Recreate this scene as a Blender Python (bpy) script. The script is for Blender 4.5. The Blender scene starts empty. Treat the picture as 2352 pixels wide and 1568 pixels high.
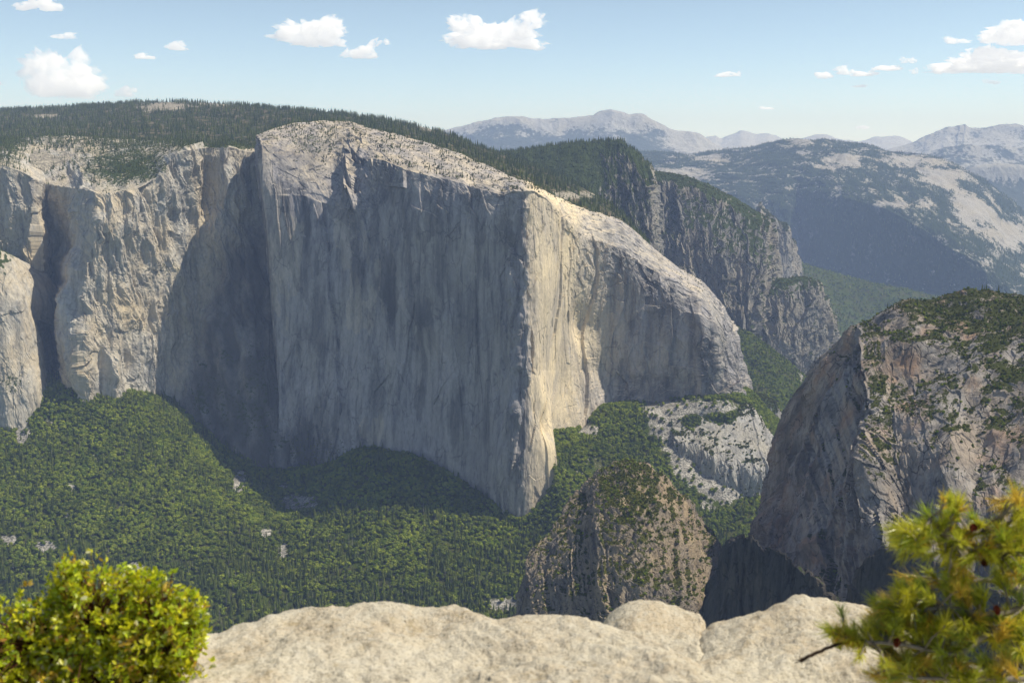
import bpy, math, random
import numpy as np

rng = np.random.default_rng(7)
random.seed(7)
C = bpy.context.scene.collection
scene = bpy.context.scene

# ------------------------------------------------------------------ camera and measuring helpers
CAM_Z = 1050.0                      # the viewpoint stands 1050 m above the valley floor
W, H = 2352.0, 1568.0               # units the photograph was measured in
F = W * 35.0 / 36.0
PITCH = math.radians(10.5)
CP, SP = math.cos(PITCH), math.sin(PITCH)


def at(px, py, Y):
    """World point seen at px, py of the photograph at the distance Y to the north."""
    px, py, Y = np.asarray(px, float), np.asarray(py, float), np.asarray(Y, float)
    u, v = (px - W / 2) / F, (H / 2 - py) / F
    dy = CP + v * SP
    dz = -SP + v * CP
    return np.stack([u / dy * Y, Y, CAM_Z + dz / dy * Y], -1)


def project(P):
    x, y, z = P[..., 0], P[..., 1], P[..., 2] - CAM_Z
    d = np.maximum(y * CP - z * SP, 1e-3)
    return W / 2 + x / d * F, H / 2 - (y * SP + z * CP) / d * F


# ------------------------------------------------------------------ noise
PERM = rng.permutation(4096).astype(np.int32)
ANG = rng.uniform(0, 2 * np.pi, 4096)
GX, GY = np.cos(ANG).astype(np.float32), np.sin(ANG).astype(np.float32)


def pn(x, y, seed=0):
    x = np.asarray(x, np.float32) + seed * 17.31
    y = np.asarray(y, np.float32) - seed * 9.73
    xi, yi = np.floor(x).astype(np.int32), np.floor(y).astype(np.int32)
    fx, fy = x - xi, y - yi
    ux = fx * fx * fx * (fx * (fx * 6 - 15) + 10)
    uy = fy * fy * fy * (fy * (fy * 6 - 15) + 10)

    def g(i, j, ax, ay):
        h = PERM[(PERM[(xi + i) & 4095] + yi + j) & 4095]
        return GX[h] * ax + GY[h] * ay
    a = g(0, 0, fx, fy); b = g(1, 0, fx - 1, fy)
    c = g(0, 1, fx, fy - 1); d = g(1, 1, fx - 1, fy - 1)
    a = a + ux * (b - a); c = c + ux * (d - c)
    return (a + uy * (c - a)) * 1.5


def fbm(x, y, o=5, seed=0, rough=0.5, ridged=False):
    s, a, t = 0, 1.0, 0
    for k in range(o):
        n = pn(x, y, seed + k * 3)
        if ridged:
            n = 1 - 2 * np.abs(n)
        s = s + a * n; t += a; a *= rough; x = x * 2.03; y = y * 2.03
    return s / t * (1.0 if ridged else 1.4)


def stairs(x, sharp=6.0):
    f = np.floor(x); r = x - f
    return f + np.clip((r - 0.5) * sharp + 0.5, 0, 1)


H1, H2, H3, H4, H5 = rng.uniform(-1, 1, (5, 4096)).astype(np.float32)


def cells(x, y, seed=0, tilt=1.0):
    """Tilted plates on a jittered cell grid: the broken faces of jointed rock. Roughly -1..1."""
    x = np.asarray(x, np.float32) + seed * 13.7; y = np.asarray(y, np.float32) + seed * 7.9
    xi, yi = np.floor(x).astype(np.int32), np.floor(y).astype(np.int32)
    best = np.full(x.shape, 1e9, np.float32); val = np.zeros(x.shape, np.float32)
    for i in (-1, 0, 1):
        for j in (-1, 0, 1):
            h = PERM[(PERM[(xi + i) & 4095] + yi + j) & 4095]
            dx = x - (xi + i + 0.5 + 0.45 * H1[h]); dy = y - (yi + j + 0.5 + 0.45 * H2[h])
            d = dx * dx + dy * dy
            m = d < best
            best = np.where(m, d, best)
            val = np.where(m, 0.7 * H3[h] + tilt * (H4[h] * dx + 0.6 * H5[h] * dy), val)
    return val


def sstep(a, b, x):
    t = np.clip((x - a) / (b - a), 0, 1)
    return t * t * (3 - 2 * t)


def blob(PX, PY, cx, cy, rx, ry):
    return np.exp(-((PX - cx) / rx) ** 2 - ((PY - cy) / ry) ** 2)


# ------------------------------------------------------------------ meshes
def tag(o, label=None, cat=None, group=None, kind=None):
    if label: o['label'] = label
    if cat: o['category'] = cat
    if group: o['group'] = group
    if kind: o['kind'] = kind
    return o


def mesh_np(name, V, quads=None, tris=None, mats=(), smooth=False, attrs=None, mat_idx=None):
    me = bpy.data.meshes.new(name)
    V = np.asarray(V, np.float32)
    me.vertices.add(len(V)); me.vertices.foreach_set('co', V.ravel())
    loops, starts, tot = [], [], 0
    if quads is not None and len(quads):
        q = np.asarray(quads, np.int32); loops.append(q.ravel()); starts.append(np.arange(len(q), dtype=np.int32) * 4); tot = len(q) * 4
    if tris is not None and len(tris):
        t = np.asarray(tris, np.int32); loops.append(t.ravel()); starts.append(tot + np.arange(len(t), dtype=np.int32) * 3)
    L = np.concatenate(loops); S = np.concatenate(starts)
    me.loops.add(len(L)); me.loops.foreach_set('vertex_index', L)
    me.polygons.add(len(S)); me.polygons.foreach_set('loop_start', S)
    if mat_idx is not None: me.polygons.foreach_set('material_index', np.asarray(mat_idx, np.int32))
    me.polygons.foreach_set('use_smooth', np.full(len(S), bool(smooth)))
    me.update(calc_edges=True)
    for m in mats: me.materials.append(m)
    for k, a in (attrs or {}).items():
        a = np.asarray(a, np.float32)
        if a.ndim == 2:
            at_ = me.attributes.new(k, 'FLOAT_COLOR', 'POINT')
            at_.data.foreach_set('color', np.concatenate([a, np.ones((len(a), 1), np.float32)], 1).ravel())
        else:
            at_ = me.attributes.new(k, 'FLOAT', 'POINT'); at_.data.foreach_set('value', a.ravel())
    return me


def add(name, me, parent=None):
    o = bpy.data.objects.new(name, me); C.objects.link(o); o.parent = parent
    return o


def pchip(x, y, xi, smooth=0.8):
    x = np.asarray(x, float); n = len(x)
    sh = (-1,) + (1,) * (y.ndim - 1)
    h = np.diff(x).reshape(sh); d = np.diff(y, axis=0) / h
    m = np.empty_like(y)
    m[0], m[-1] = d[0], d[-1]
    if n > 2:
        a, b = d[:-1], d[1:]
        with np.errstate(divide='ignore', invalid='ignore'):
            m[1:-1] = np.where(a * b > 0, 2 * a * b / (a + b), 0)
    k = np.clip(np.searchsorted(x, xi, side='right') - 1, 0, n - 2)
    hh = np.diff(x)[k].reshape(sh); t = ((xi - x[k]) / np.diff(x)[k]).reshape(sh)
    y0, y1, m0, m1 = y[k], y[k + 1], m[k], m[k + 1]
    t2, t3 = t * t, t * t * t
    her = (2 * t3 - 3 * t2 + 1) * y0 + (t3 - 2 * t2 + t) * hh * m0 + (-2 * t3 + 3 * t2) * y1 + (t3 - t2) * hh * m1
    lin = y0 + (y1 - y0) * t
    return lin + (her - lin) * smooth


class Land:
    pass


LANDS = []


def loft(cols, nu, nv, back=None, down=None, smooth_u=0.7, smooth_v=0.85):
    """A terrain sheet through columns of measured points, each column running from the crest down to the foot."""
    K = np.array([[at(*p) for p in c] for c in cols])            # nc, nr, 3
    if back:
        b = K[:, :1] + np.array([0, back[0], -back[1]]); K = np.concatenate([b, K], 1)
    if down:
        b = K[:, -1:] + np.array([0, -down[0], -down[1]]); K = np.concatenate([K, b], 1)
    sx, sy = project(K)
    su = np.hypot(np.diff(sx, axis=0), np.diff(sy, axis=0)).mean(1) + 6
    sv = np.hypot(np.diff(sx, axis=1), np.diff(sy, axis=1)).mean(0) + 6
    if down: sv[-1] = min(sv[-1], 25)
    if back: sv[0] = min(sv[0], 30)
    xu = np.concatenate([[0], np.cumsum(su)]); xv = np.concatenate([[0], np.cumsum(sv)])
    P = pchip(xu, K, np.linspace(0, xu[-1], nu), smooth_u)
    P = pchip(xv, np.swapaxes(P, 0, 1), np.linspace(0, xv[-1], nv), smooth_v).swapaxes(0, 1)
    return P


def normals(P):
    du = np.gradient(P, axis=0); dv = np.gradient(P, axis=1)
    n = np.cross(dv, du)
    return n / np.maximum(np.linalg.norm(n, axis=-1, keepdims=True), 1e-9)


def metric(P):
    su = np.linalg.norm(np.diff(P, axis=0), axis=-1).mean(1)
    sv = np.linalg.norm(np.diff(P, axis=1), axis=-1).mean(0)
    S = np.concatenate([[0], np.cumsum(su)]); T = np.concatenate([[0], np.cumsum(sv)])
    return np.broadcast_to(S[:, None], P.shape[:2]).astype(np.float32), np.broadcast_to(T[None, :], P.shape[:2]).astype(np.float32)


def quads_of(nu, nv):
    i = np.arange(nu * nv, dtype=np.int32).reshape(nu, nv)
    return np.stack([i[:-1, :-1], i[:-1, 1:], i[1:, 1:], i[1:, :-1]], -1).reshape(-1, 4)


def land(name, P, disp, mat, label, cat, kind='structure', attr=None, seed=0, key=None, smooth=False):
    N = normals(P)
    S, T = metric(P)
    PX, PY = project(P)
    steep = 1 - np.abs(N[..., 2]) ** 2
    d = disp(S, T, PX, PY, steep, P)
    if isinstance(d, tuple): d, P = d
    P = P + N * d[..., None]
    N2 = normals(P)
    A = {}
    for k, f in (attr or {}).items():
        A[k] = f(S, T, PX, PY, N2, P)
    me = mesh_np(name, P.reshape(-1, 3), quads=quads_of(*P.shape[:2]), mats=[mat], smooth=smooth,
                 attrs={k: v.ravel() for k, v in A.items()})
    o = add(name, me)
    tag(o, label, cat, kind=kind)
    L = Land(); L.P, L.N, L.N0, L.S, L.T, L.PX, L.PY, L.A, L.o, L.key, L.steep = P, N2, N, S, T, PX, PY, A, o, key, steep
    LANDS.append(L)
    return L


# ------------------------------------------------------------------ materials
class NT:
    def __init__(s, name):
        s.m = bpy.data.materials.new(name); s.m.use_nodes = True
        s.t = s.m.node_tree; s.t.nodes.clear()
        s.out = s.t.nodes.new('ShaderNodeOutputMaterial')

    def n(s, typ, **kw):
        nd = s.t.nodes.new('ShaderNode' + typ)
        for k, v in kw.items(): setattr(nd, k, v)
        return nd

    def set(s, sock, v):
        if isinstance(v, bpy.types.NodeSocket): s.t.links.new(v, sock)
        elif v is not None:
            if sock.type == 'RGBA' and not hasattr(v, '__len__'): v = (v, v, v)
            if sock.type == 'RGBA' and len(v) == 3: v = (*v, 1)
            sock.default_value = v

    def pos(s, scale, obj=False):
        src = s.n('TexCoord').outputs['Object'] if obj else s.n('NewGeometry').outputs['Position']
        m = s.n('VectorMath', operation='MULTIPLY')
        s.set(m.inputs[0], src); m.inputs[1].default_value = scale if hasattr(scale, '__len__') else (scale,) * 3
        return m.outputs[0]

    def noise(s, vec, detail=5, rough=0.55, distortion=0.0, scale=1.0):
        nd = s.n('TexNoise'); s.set(nd.inputs['Vector'], vec)
        nd.inputs['Scale'].default_value = scale; nd.inputs['Detail'].default_value = detail
        nd.inputs['Roughness'].default_value = rough; nd.inputs['Distortion'].default_value = distortion
        return nd.outputs['Fac']

    def ramp(s, fac, lo, hi, a=0.0, b=1.0):
        nd = s.n('MapRange', interpolation_type='SMOOTHSTEP', clamp=True)
        s.set(nd.inputs[0], fac)
        for i, v in zip((1, 2, 3, 4), (lo, hi, a, b)): nd.inputs[i].default_value = v
        return nd.outputs[0]

    def mix(s, fac, a, b, mode='MIX'):
        nd = s.n('Mix', data_type='RGBA', blend_type=mode)
        s.set(nd.inputs[0], fac); s.set(nd.inputs[6], a); s.set(nd.inputs[7], b)
        return nd.outputs[2]

    def math(s, op, a, b=None, clamp=False):
        nd = s.n('Math', operation=op, use_clamp=clamp)
        s.set(nd.inputs[0], a)
        if b is not None: s.set(nd.inputs[1], b)
        return nd.outputs[0]

    def attr(s, name):
        nd = s.n('Attribute'); nd.attribute_name = name
        return nd

    def bump(s, h, dist, strength=1.0):
        nd = s.n('Bump'); nd.inputs['Strength'].default_value = strength; nd.inputs['Distance'].default_value = dist
        s.set(nd.inputs['Height'], h)
        return nd.outputs[0]

    def diffuse(s, col, normal=None, rough=0.0):
        nd = s.n('BsdfDiffuse'); s.set(nd.inputs['Color'], col); nd.inputs['Roughness'].default_value = rough
        if normal is not None: s.set(nd.inputs['Normal'], normal)
        return nd.outputs[0]

    def surface(s, sh):
        s.t.links.new(sh, s.out.inputs['Surface']); return s.m


def rock_mat(name, light, warm, dark, k=1.0, tanc=(0.49, 0.40, 0.27), streak=0.6, crack=0.5, vegcol=(0.055, 0.075, 0.022), bump=2.0, veg_noise=9.0):
    """Granite: broad tone patches, vertical water streaks, cracks, fine grain; 'veg' and 'tan' come from the landform."""
    s = NT(name)
    big = s.noise(s.pos([k / 150, k / 150, k / 240]), 5, 0.6, 0.6)
    c = s.mix(s.ramp(big, 0.4, 0.62), light, warm)
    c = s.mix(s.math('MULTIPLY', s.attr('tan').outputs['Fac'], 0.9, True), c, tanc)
    st = s.noise(s.pos([k / 16, k / 16, k / 330]), 6, 0.66, 0.25)
    keep = s.math('SUBTRACT', 1.0, s.math('MULTIPLY', s.attr('tan').outputs['Fac'], 0.65, True))
    c = s.mix(s.math('MULTIPLY', s.ramp(st, 0.45, 0.70, 0, streak), keep), c, dark)
    st2 = s.noise(s.pos([k / 45, k / 45, k / 420]), 5, 0.6, 0.4)
    c = s.mix(s.math('MULTIPLY', s.ramp(st2, 0.50, 0.66, 0, streak * 0.8), keep), c, [d * 0.8 for d in dark])
    pale = s.noise(s.pos([k / 30, k / 30, k / 70]), 5, 0.6, 0.3)
    c = s.mix(s.ramp(pale, 0.56, 0.74, 0, 0.45), c, [min(0.6, v * 1.35) for v in light])
    fine = s.noise(s.pos([k / 7, k / 7, k / 12]), 6, 0.72)
    c = s.mix(1.0, c, s.mix(fine, (0.5,) * 3, (1.42,) * 3), 'MULTIPLY')
    vor = s.n('TexVoronoi', feature='DISTANCE_TO_EDGE')
    wv = s.n('VectorMath', operation='ADD')
    nz = s.n('TexNoise'); s.set(nz.inputs['Vector'], s.pos([k / 40] * 3)); nz.inputs['Scale'].default_value = 1; nz.inputs['Detail'].default_value = 4
    sc = s.n('VectorMath', operation='SCALE'); s.set(sc.inputs[0], nz.outputs['Color']); sc.inputs['Scale'].default_value = 0.9
    s.set(wv.inputs[0], s.pos([k / 26, k / 26, k / 62])); s.set(wv.inputs[1], sc.outputs[0])
    s.set(vor.inputs['Vector'], wv.outputs[0]); vor.inputs['Scale'].default_value = 1
    cr = s.ramp(vor.outputs['Distance'], 0.0, 0.055, crack, 0)
    cr = s.math('MULTIPLY', cr, s.ramp(s.noise(s.pos([k / 60] * 3), 3), 0.45, 0.6))
    c = s.mix(cr, c, [d * 0.35 for d in dark])
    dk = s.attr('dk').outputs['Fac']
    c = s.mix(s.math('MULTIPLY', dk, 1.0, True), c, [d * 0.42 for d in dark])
    vg = s.attr('veg').outputs['Fac']
    vn = s.noise(s.pos([k / veg_noise] * 3), 5, 0.7)
    vf = s.ramp(s.math('ADD', vg, s.math('MULTIPLY', s.math('SUBTRACT', vn, 0.5), 1.6)), 0.42, 0.58)
    vc = s.mix(s.noise(s.pos([k / 5] * 3), 4, 0.7), [v * 0.45 for v in vegcol], [v * 1.5 for v in vegcol])
    c = s.mix(vf, c, vc)
    h = s.math('ADD', s.math('MULTIPLY', fine, 1.0), s.math('MULTIPLY', st, 0.8))
    h = s.math('SUBTRACT', h, s.math('MULTIPLY', cr, 0.8))
    return s.surface(s.diffuse(c, s.bump(h, bump / k, 0.8)))


def forest_floor_mat(name, soil, green, rock):
    s = NT(name)
    c = s.mix(s.noise(s.pos([1 / 14] * 3), 5, 0.7), [g * 0.5 for g in green], green)
    c = s.mix(s.ramp(s.noise(s.pos([1 / 45] * 3), 5, 0.6), 0.48, 0.62), c, soil)
    f = s.math('ADD', s.attr('rock').outputs['Fac'], s.math('MULTIPLY', s.math('SUBTRACT', s.noise(s.pos([1 / 13] * 3), 5, 0.75), 0.5), 1.1))
    vo = s.n('TexVoronoi'); s.set(vo.inputs['Vector'], s.pos([1 / 3.2] * 3)); vo.inputs['Scale'].default_value = 1
    sp = s.n('SeparateColor'); s.set(sp.inputs[0], vo.outputs['Color'])
    rk = s.mix(s.math('MULTIPLY', sp.outputs[0], s.ramp(s.noise(s.pos([1 / 30] * 3), 4), 0.35, 0.6, 0.5, 1.1)), [r * 0.25 for r in rock], [r * 1.35 for r in rock])
    c = s.mix(s.ramp(f, 0.44, 0.56), c, rk)
    return s.surface(s.diffuse(c, s.bump(s.noise(s.pos([1 / 6] * 3), 5, 0.7), 3.0)))


def leaf_mat(name, a, b, trans=0.25):
    """Foliage of a distant tree; each tree gets its own tone."""
    s = NT(name)
    r = s.n('ObjectInfo').outputs['Random']
    c = s.mix(r, a, b)
    c = s.mix(1.0, c, s.mix(s.noise(s.pos([1 / 2.5] * 3), 3, 0.7), (0.6,) * 3, (1.4,) * 3), 'MULTIPLY')
    c = s.mix(1.0, c, s.mix(s.ramp(s.noise(s.pos([1 / 70] * 3), 4, 0.6), 0.35, 0.65), (0.72, 0.72, 0.72), (1.25, 1.22, 1.0)), 'MULTIPLY')
    t = s.n('BsdfTranslucent'); s.set(t.inputs['Color'], c)
    mx = s.n('MixShader'); mx.inputs[0].default_value = trans
    s.set(mx.inputs[1], s.diffuse(c)); s.set(mx.inputs[2], t.outputs[0])
    return s.surface(mx.outputs[0])


def near_leaf_mat(name, trans=0.4, gloss=0.12):
    s = NT(name)
    c = s.attr('Col').outputs['Color']
    t = s.n('BsdfTranslucent'); s.set(t.inputs['Color'], c)
    mx = s.n('MixShader'); mx.inputs[0].default_value = trans
    s.set(mx.inputs[1], s.diffuse(c)); s.set(mx.inputs[2], t.outputs[0])
    g = s.n('BsdfGlossy'); g.inputs['Roughness'].default_value = 0.35; g.inputs['Color'].default_value = (1, 1, 0.9, 1)
    m2 = s.n('MixShader'); m2.inputs[0].default_value = gloss
    s.set(m2.inputs[1], mx.outputs[0]); s.set(m2.inputs[2], g.outputs[0])
    return s.surface(m2.outputs[0])


def plain_mat(name, a, b, scale, bump=0.0, obj=False):
    s = NT(name)
    n = s.noise(s.pos(scale, obj), 5, 0.7)
    return s.surface(s.diffuse(s.mix(n, a, b), s.bump(n, bump) if bump else None))


def boulder_mat(name):
    s = NT(name)
    c = s.mix(s.ramp(s.noise(s.pos([2.2] * 3), 6, 0.65, 0.5), 0.4, 0.65), (0.66, 0.60, 0.47), (0.60, 0.51, 0.37))
    c = s.mix(s.ramp(s.noise(s.pos([9] * 3), 5, 0.7, 0.6), 0.52, 0.72, 0, 0.7), c, (0.42, 0.33, 0.19))
    c = s.mix(s.ramp(s.noise(s.pos([24] * 3), 4, 0.7), 0.48, 0.64, 0, 0.6), c, (0.66, 0.62, 0.52))
    c = s.mix(s.ramp(s.noise(s.pos([60] * 3), 3, 0.75), 0.52, 0.66, 0, 0.7), c, (0.24, 0.205, 0.15))
    c = s.mix(s.ramp(s.noise(s.pos([5] * 3), 6, 0.75, 0.8), 0.60, 0.68, 0, 0.6), c, (0.27, 0.25, 0.21))
    h = s.math('ADD', s.noise(s.pos([14] * 3), 6, 0.7), s.math('MULTIPLY', s.noise(s.pos([80] * 3), 3, 0.6), 0.3))
    return s.surface(s.diffuse(c, s.bump(h, 0.03, 0.9)))


GREY = (0.36, 0.345, 0.32); TAN = (0.43, 0.355, 0.25); DARK = (0.115, 0.11, 0.115)
M = {
    'wall': rock_mat('monolith granite', (0.415, 0.395, 0.40), (0.45, 0.42, 0.39), (0.14, 0.14, 0.15), tanc=(0.92, 0.76, 0.50), streak=0.75, crack=0.5, bump=1.2),
    'cliff': rock_mat('weathered cliff granite', (0.53, 0.515, 0.475), (0.56, 0.50, 0.40), (0.21, 0.20, 0.19), tanc=(0.60, 0.50, 0.34), streak=0.7, crack=0.4, bump=1.4),
    'slab': rock_mat('grey slab granite', (0.43, 0.42, 0.40), (0.45, 0.42, 0.36), (0.17, 0.165, 0.16), k=1.4, streak=0.5, crack=0.8, bump=2.0),
    'dark': rock_mat('brown lichened rock', (0.235, 0.205, 0.17), (0.32, 0.255, 0.18), (0.09, 0.08, 0.07), k=1.7, tanc=(0.42, 0.33, 0.21), streak=0.5, crack=0.7, vegcol=(0.075, 0.08, 0.018), bump=2.0),
    'fin': rock_mat('shade-dark streaked rock', (0.08, 0.077, 0.074), (0.115, 0.10, 0.082), (0.022, 0.022, 0.022), k=2.2, streak=0.7, crack=0.7, bump=2),  # base colour lowered so it carries the fins' shade
    'red': rock_mat('reddish grey granite', (0.385, 0.355, 0.325), (0.42, 0.35, 0.28), (0.095, 0.09, 0.088), k=1.5, tanc=(0.44, 0.25, 0.14), streak=0.6, crack=0.8, vegcol=(0.06, 0.068, 0.02), bump=2.2),
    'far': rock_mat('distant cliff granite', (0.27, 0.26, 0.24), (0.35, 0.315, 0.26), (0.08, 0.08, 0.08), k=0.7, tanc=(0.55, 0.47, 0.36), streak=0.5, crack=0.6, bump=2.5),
    'hill': rock_mat('distant granite hillside', (0.40, 0.385, 0.36), (0.40, 0.37, 0.31), (0.2, 0.19, 0.18), k=0.5, streak=0.2, crack=0.3, vegcol=(0.035, 0.05, 0.024), bump=2, veg_noise=16),
    'mount': rock_mat('alpine granite', (0.40, 0.40, 0.385), (0.38, 0.37, 0.33), (0.22, 0.215, 0.21), k=0.14, streak=0.2, crack=0.3, vegcol=(0.05, 0.062, 0.04), bump=1.5, veg_noise=9),
    'floor': forest_floor_mat('forest floor', (0.075, 0.08, 0.025), (0.08, 0.11, 0.015), (0.42, 0.40, 0.36)),
    'upland': forest_floor_mat('upland floor', (0.17, 0.14, 0.09), (0.07, 0.085, 0.03), (0.44, 0.40, 0.32)),
    'conifer': leaf_mat('conifer needles', (0.055, 0.085, 0.02), (0.14, 0.165, 0.038), 0.15),
    'oak': leaf_mat('oak leaves', (0.105, 0.165, 0.022), (0.28, 0.325, 0.045), 0.2),
    'shrub': leaf_mat('shrub leaves', (0.07, 0.09, 0.012), (0.17, 0.17, 0.02), 0.2),
    'snag': plain_mat('bleached dead wood', (0.22, 0.20, 0.18), (0.36, 0.34, 0.31), [0.5, 0.5, 0.1]),
    'bark': plain_mat('bark', (0.06, 0.045, 0.035), (0.13, 0.10, 0.075), [2, 2, 0.4]),
    'boulder': boulder_mat('pale speckled granite'),
}

# ------------------------------------------------------------------ rock relief
def relief_wall(seed, a=1.0, rough=None, calm=None):
    """Tall smooth granite with vertical corners and seams."""
    def f(S, T, PX, PY, steep, P):
        w = sstep(0.6, 0.93, steep)
        x = S + 22 * fbm(S / 120, T / 260, 3, seed)
        d = 16 * fbm(x / 230, T / 520, 4, seed)
        d += 11 * cells(x / 95, T / 420, seed + 30, 0.8)
        d += 3.4 * cells(x / 40, T / 110, seed + 31, 1.0)
        d += 1.6 * fbm(x / 48, T / 230, 4, seed + 20, ridged=True)
        d += 1.5 * fbm(x / 15, T / 90, 4, seed + 40)
        d += 0.8 * fbm(x / 6, T / 11, 4, seed + 50, 0.6)
        r = rough(S, T, PX, PY) if rough is not None else 0
        d += r * (8 * cells(x / 40, T / 60, seed + 60) + 5 * cells(x / 17, T / 26, seed + 61) + 3 * fbm(x / 14, T / 18, 4, seed + 62, ridged=True))
        if calm is not None: d = d * (1 - calm(PX, PY))
        top = 3.0 * fbm(S / 50, T / 50, 5, seed + 70) + 1.8 * cells(S / 26, T / 14, seed + 75)
        return a * d * w + top * (1 - w)
    return f


def relief_broken(seed, a=1.0, k=1.0, blocky=1.0, top=1.0, phi=None, gully=1.0, vs=1.0):
    """Fractured cliff: buttresses, gullies, tilted plates."""
    c, sn = math.cos(math.radians(phi or 0)), math.sin(math.radians(phi or 0))

    def f(S, T, PX, PY, steep, P):
        X = S * k if phi is None else (P[..., 0] * c + P[..., 1] * sn) * k
        Z = P[..., 2] * k - 0.35 * P[..., 1] * k if phi is None else P[..., 2] * k + 0.15 * P[..., 1] * k
        Z = Z * vs
        w = sstep(0.25, 0.75, steep)
        xw = X + 16 * fbm(X / 70, Z / 90, 3, seed + 1); zw = Z + 22 * fbm(X / 80, Z / 80, 3, seed + 2)
        d = gully * 20 * fbm(xw / 140, Z / 400, 3, seed)
        d += gully * 15 * fbm(xw / 62, Z / 300, 4, seed + 20, ridged=True)
        d += blocky * 9 * cells(xw / 55, zw / 190, seed + 3, 0.8)
        d += blocky * 5.5 * cells(xw / 23, zw / 80, seed + 4, 0.8)
        d += blocky * 3.4 * cells(xw / 10, zw / 30, seed + 5)
        d += 2.4 * fbm(X / 9, Z / 16, 4, seed + 40, 0.65, ridged=True)
        tp = 5 * fbm(X / 55, P[..., 1] * k / 55, 5, seed + 70) + 1.6 * cells(X / 18, P[..., 1] * k / 18, seed + 6)
        return (a * d * w + top * tp * (1 - w)) / k
    return f


def jag(relief, amp, lam, seed):
    def f(S, T, PX, PY, steep, P):
        w = np.linspace(1, 0, P.shape[1])[None, :] ** 3
        P = P.copy(); P[..., 2] += w * amp * (cells(S / lam, S * 0 + 0.5, seed, 0.7) + 0.5 * cells(S / (lam * .35), S * 0 + 0.5, seed + 1, 0.7))
        return relief(S, T, PX, PY, steep, P), P
    return f


def relief_soft(seed, amp=10, lam=160, oct_=6):
    def f(S, T, PX, PY, steep, P):
        return amp * fbm(S / lam, T / lam, oct_, seed, 0.5)
    return f


def ledge_veg(lo=0.45, hi=0.75, base=0.0, seed=0, lam=60.0, amp=0.35):
    def f(S, T, PX, PY, N, P):
        nz = N[..., 2].copy()
        for _ in range(2):
            nz[1:-1, 1:-1] = (nz[1:-1, 1:-1] * 2 + nz[:-2, 1:-1] + nz[2:, 1:-1] + nz[1:-1, :-2] + nz[1:-1, 2:]) / 6
        return base + sstep(lo, hi, nz) * 0.8 + amp * fbm(S / lam, T / lam, 4, seed + 90)
    return f


zero = lambda S, T, PX, PY, N, P: np.zeros_like(S)

# ================================================================== THE LAND
# ---- the great granite monolith
elcap = [
 [(596,335,3420),(597,360,3380),(606,470,3340),(618,670,3290),(632,850,3240),(640,1085,3100)],
 [(600,306,3240),(603,332,3080),(613,450,3010),(628,650,2960),(640,850,2920),(652,1095,2810)],
 [(680,282,3350),(674,350,3110),(690,450,2985),(700,650,2910),(705,850,2870),(718,1092,2760)],
 [(770,277,3500),(764,365,3110),(786,480,2925),(800,650,2840),(805,850,2800),(800,1062,2730)],
 [(870,298,3350),(868,366,2930),(885,480,2810),(900,650,2750),(905,850,2720),(900,1068,2660)],
 [(960,322,3200),(950,394,2770),(960,490,2715),(970,650,2690),(985,850,2665),(1000,1092,2600)],
 [(1050,350,3050),(1055,420,2690),(1060,500,2650),(1065,650,2625),(1080,850,2605),(1090,1140,2540)],
 [(1130,385,2950),(1150,446,2605),(1152,520,2575),(1155,650,2555),(1150,850,2537),(1150,1180,2492)],
 [(1190,412,2870),(1200,440,2550),(1200,520,2522),(1200,650,2506),(1190,850,2492),(1188,1200,2455)],
 [(1215,420,2860),(1222,440,2555),(1218,520,2530),(1214,650,2513),(1205,850,2498),(1215,1202,2458)],
 [(1240,432,2870),(1252,455,2610),(1252,540,2590),(1250,650,2575),(1240,850,2550),(1268,1150,2485)],
 [(1265,445,2890),(1278,482,2680),(1280,560,2660),(1274,680,2650),(1254,850,2620),(1282,1108,2490)],
 [(1300,462,2930),(1300,510,2760),(1296,600,2740),(1290,700,2735),(1278,850,2710),(1256,1020,2630)],
 [(1350,482,2990),(1345,545,2840),(1345,620,2830),(1335,730,2825),(1330,850,2810),(1332,1000,2745)],
 [(1425,505,3060),(1420,570,2920),(1415,640,2915),(1405,740,2915),(1396,850,2915),(1394,940,2860)],
 [(1490,560,3110),(1490,615,2940),(1490,680,2915),(1490,760,2905),(1490,850,2900),(1488,937,2880)],
 [(1560,615,3150),(1560,650,2950),(1565,710,2900),(1570,780,2885),(1575,850,2880),(1580,927,2870)],
 [(1610,645,3180),(1618,680,2960),(1632,740,2890),(1638,800,2870),(1645,860,2865),(1648,920,2860)],
 [(1648,685,3200),(1655,718,3010),(1668,770,2960),(1678,820,2950),(1688,870,2940),(1695,914,2930)],
 [(1672,725,3300),(1685,758,3120),(1696,795,3100),(1707,840,3090),(1715,876,3080),(1722,908,3060)],
 [(1660,735,3600),(1690,772,3450),(1698,808,3430),(1708,848,3420),(1714,880,3420),(1720,910,3420)],
]
ROUGH = lambda S, T, PX, PY: np.clip(blob(PX, PY, 820, 440, 45, 110) * 1.0 + blob(PX, PY, 690, 1010, 70, 70) * 0.8
        + sstep(1260, 1330, PX) * sstep(1720, 1380, PX) * 0.45 * sstep(760, 620, PY)
        + 0.3 * sstep(1700, 1640, PX) * sstep(1270, 1330, PX)
        + blob(PX, PY, 1185, 900, 22, 160) * 0.5 + blob(PX, PY, 860, 340, 60, 40) * 0.8 + blob(PX, PY, 720, 380, 120, 55) * 0.55 + 0.35 * sstep(70, 20, PY - 300 - 0.28 * (PX - 600)) + sstep(1640, 1690, PX) * 0.3, 0, 1)
Pe = loft(elcap, 1000, 620, back=(500, 90), down=(30, 140), smooth_v=0.55)


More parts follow.
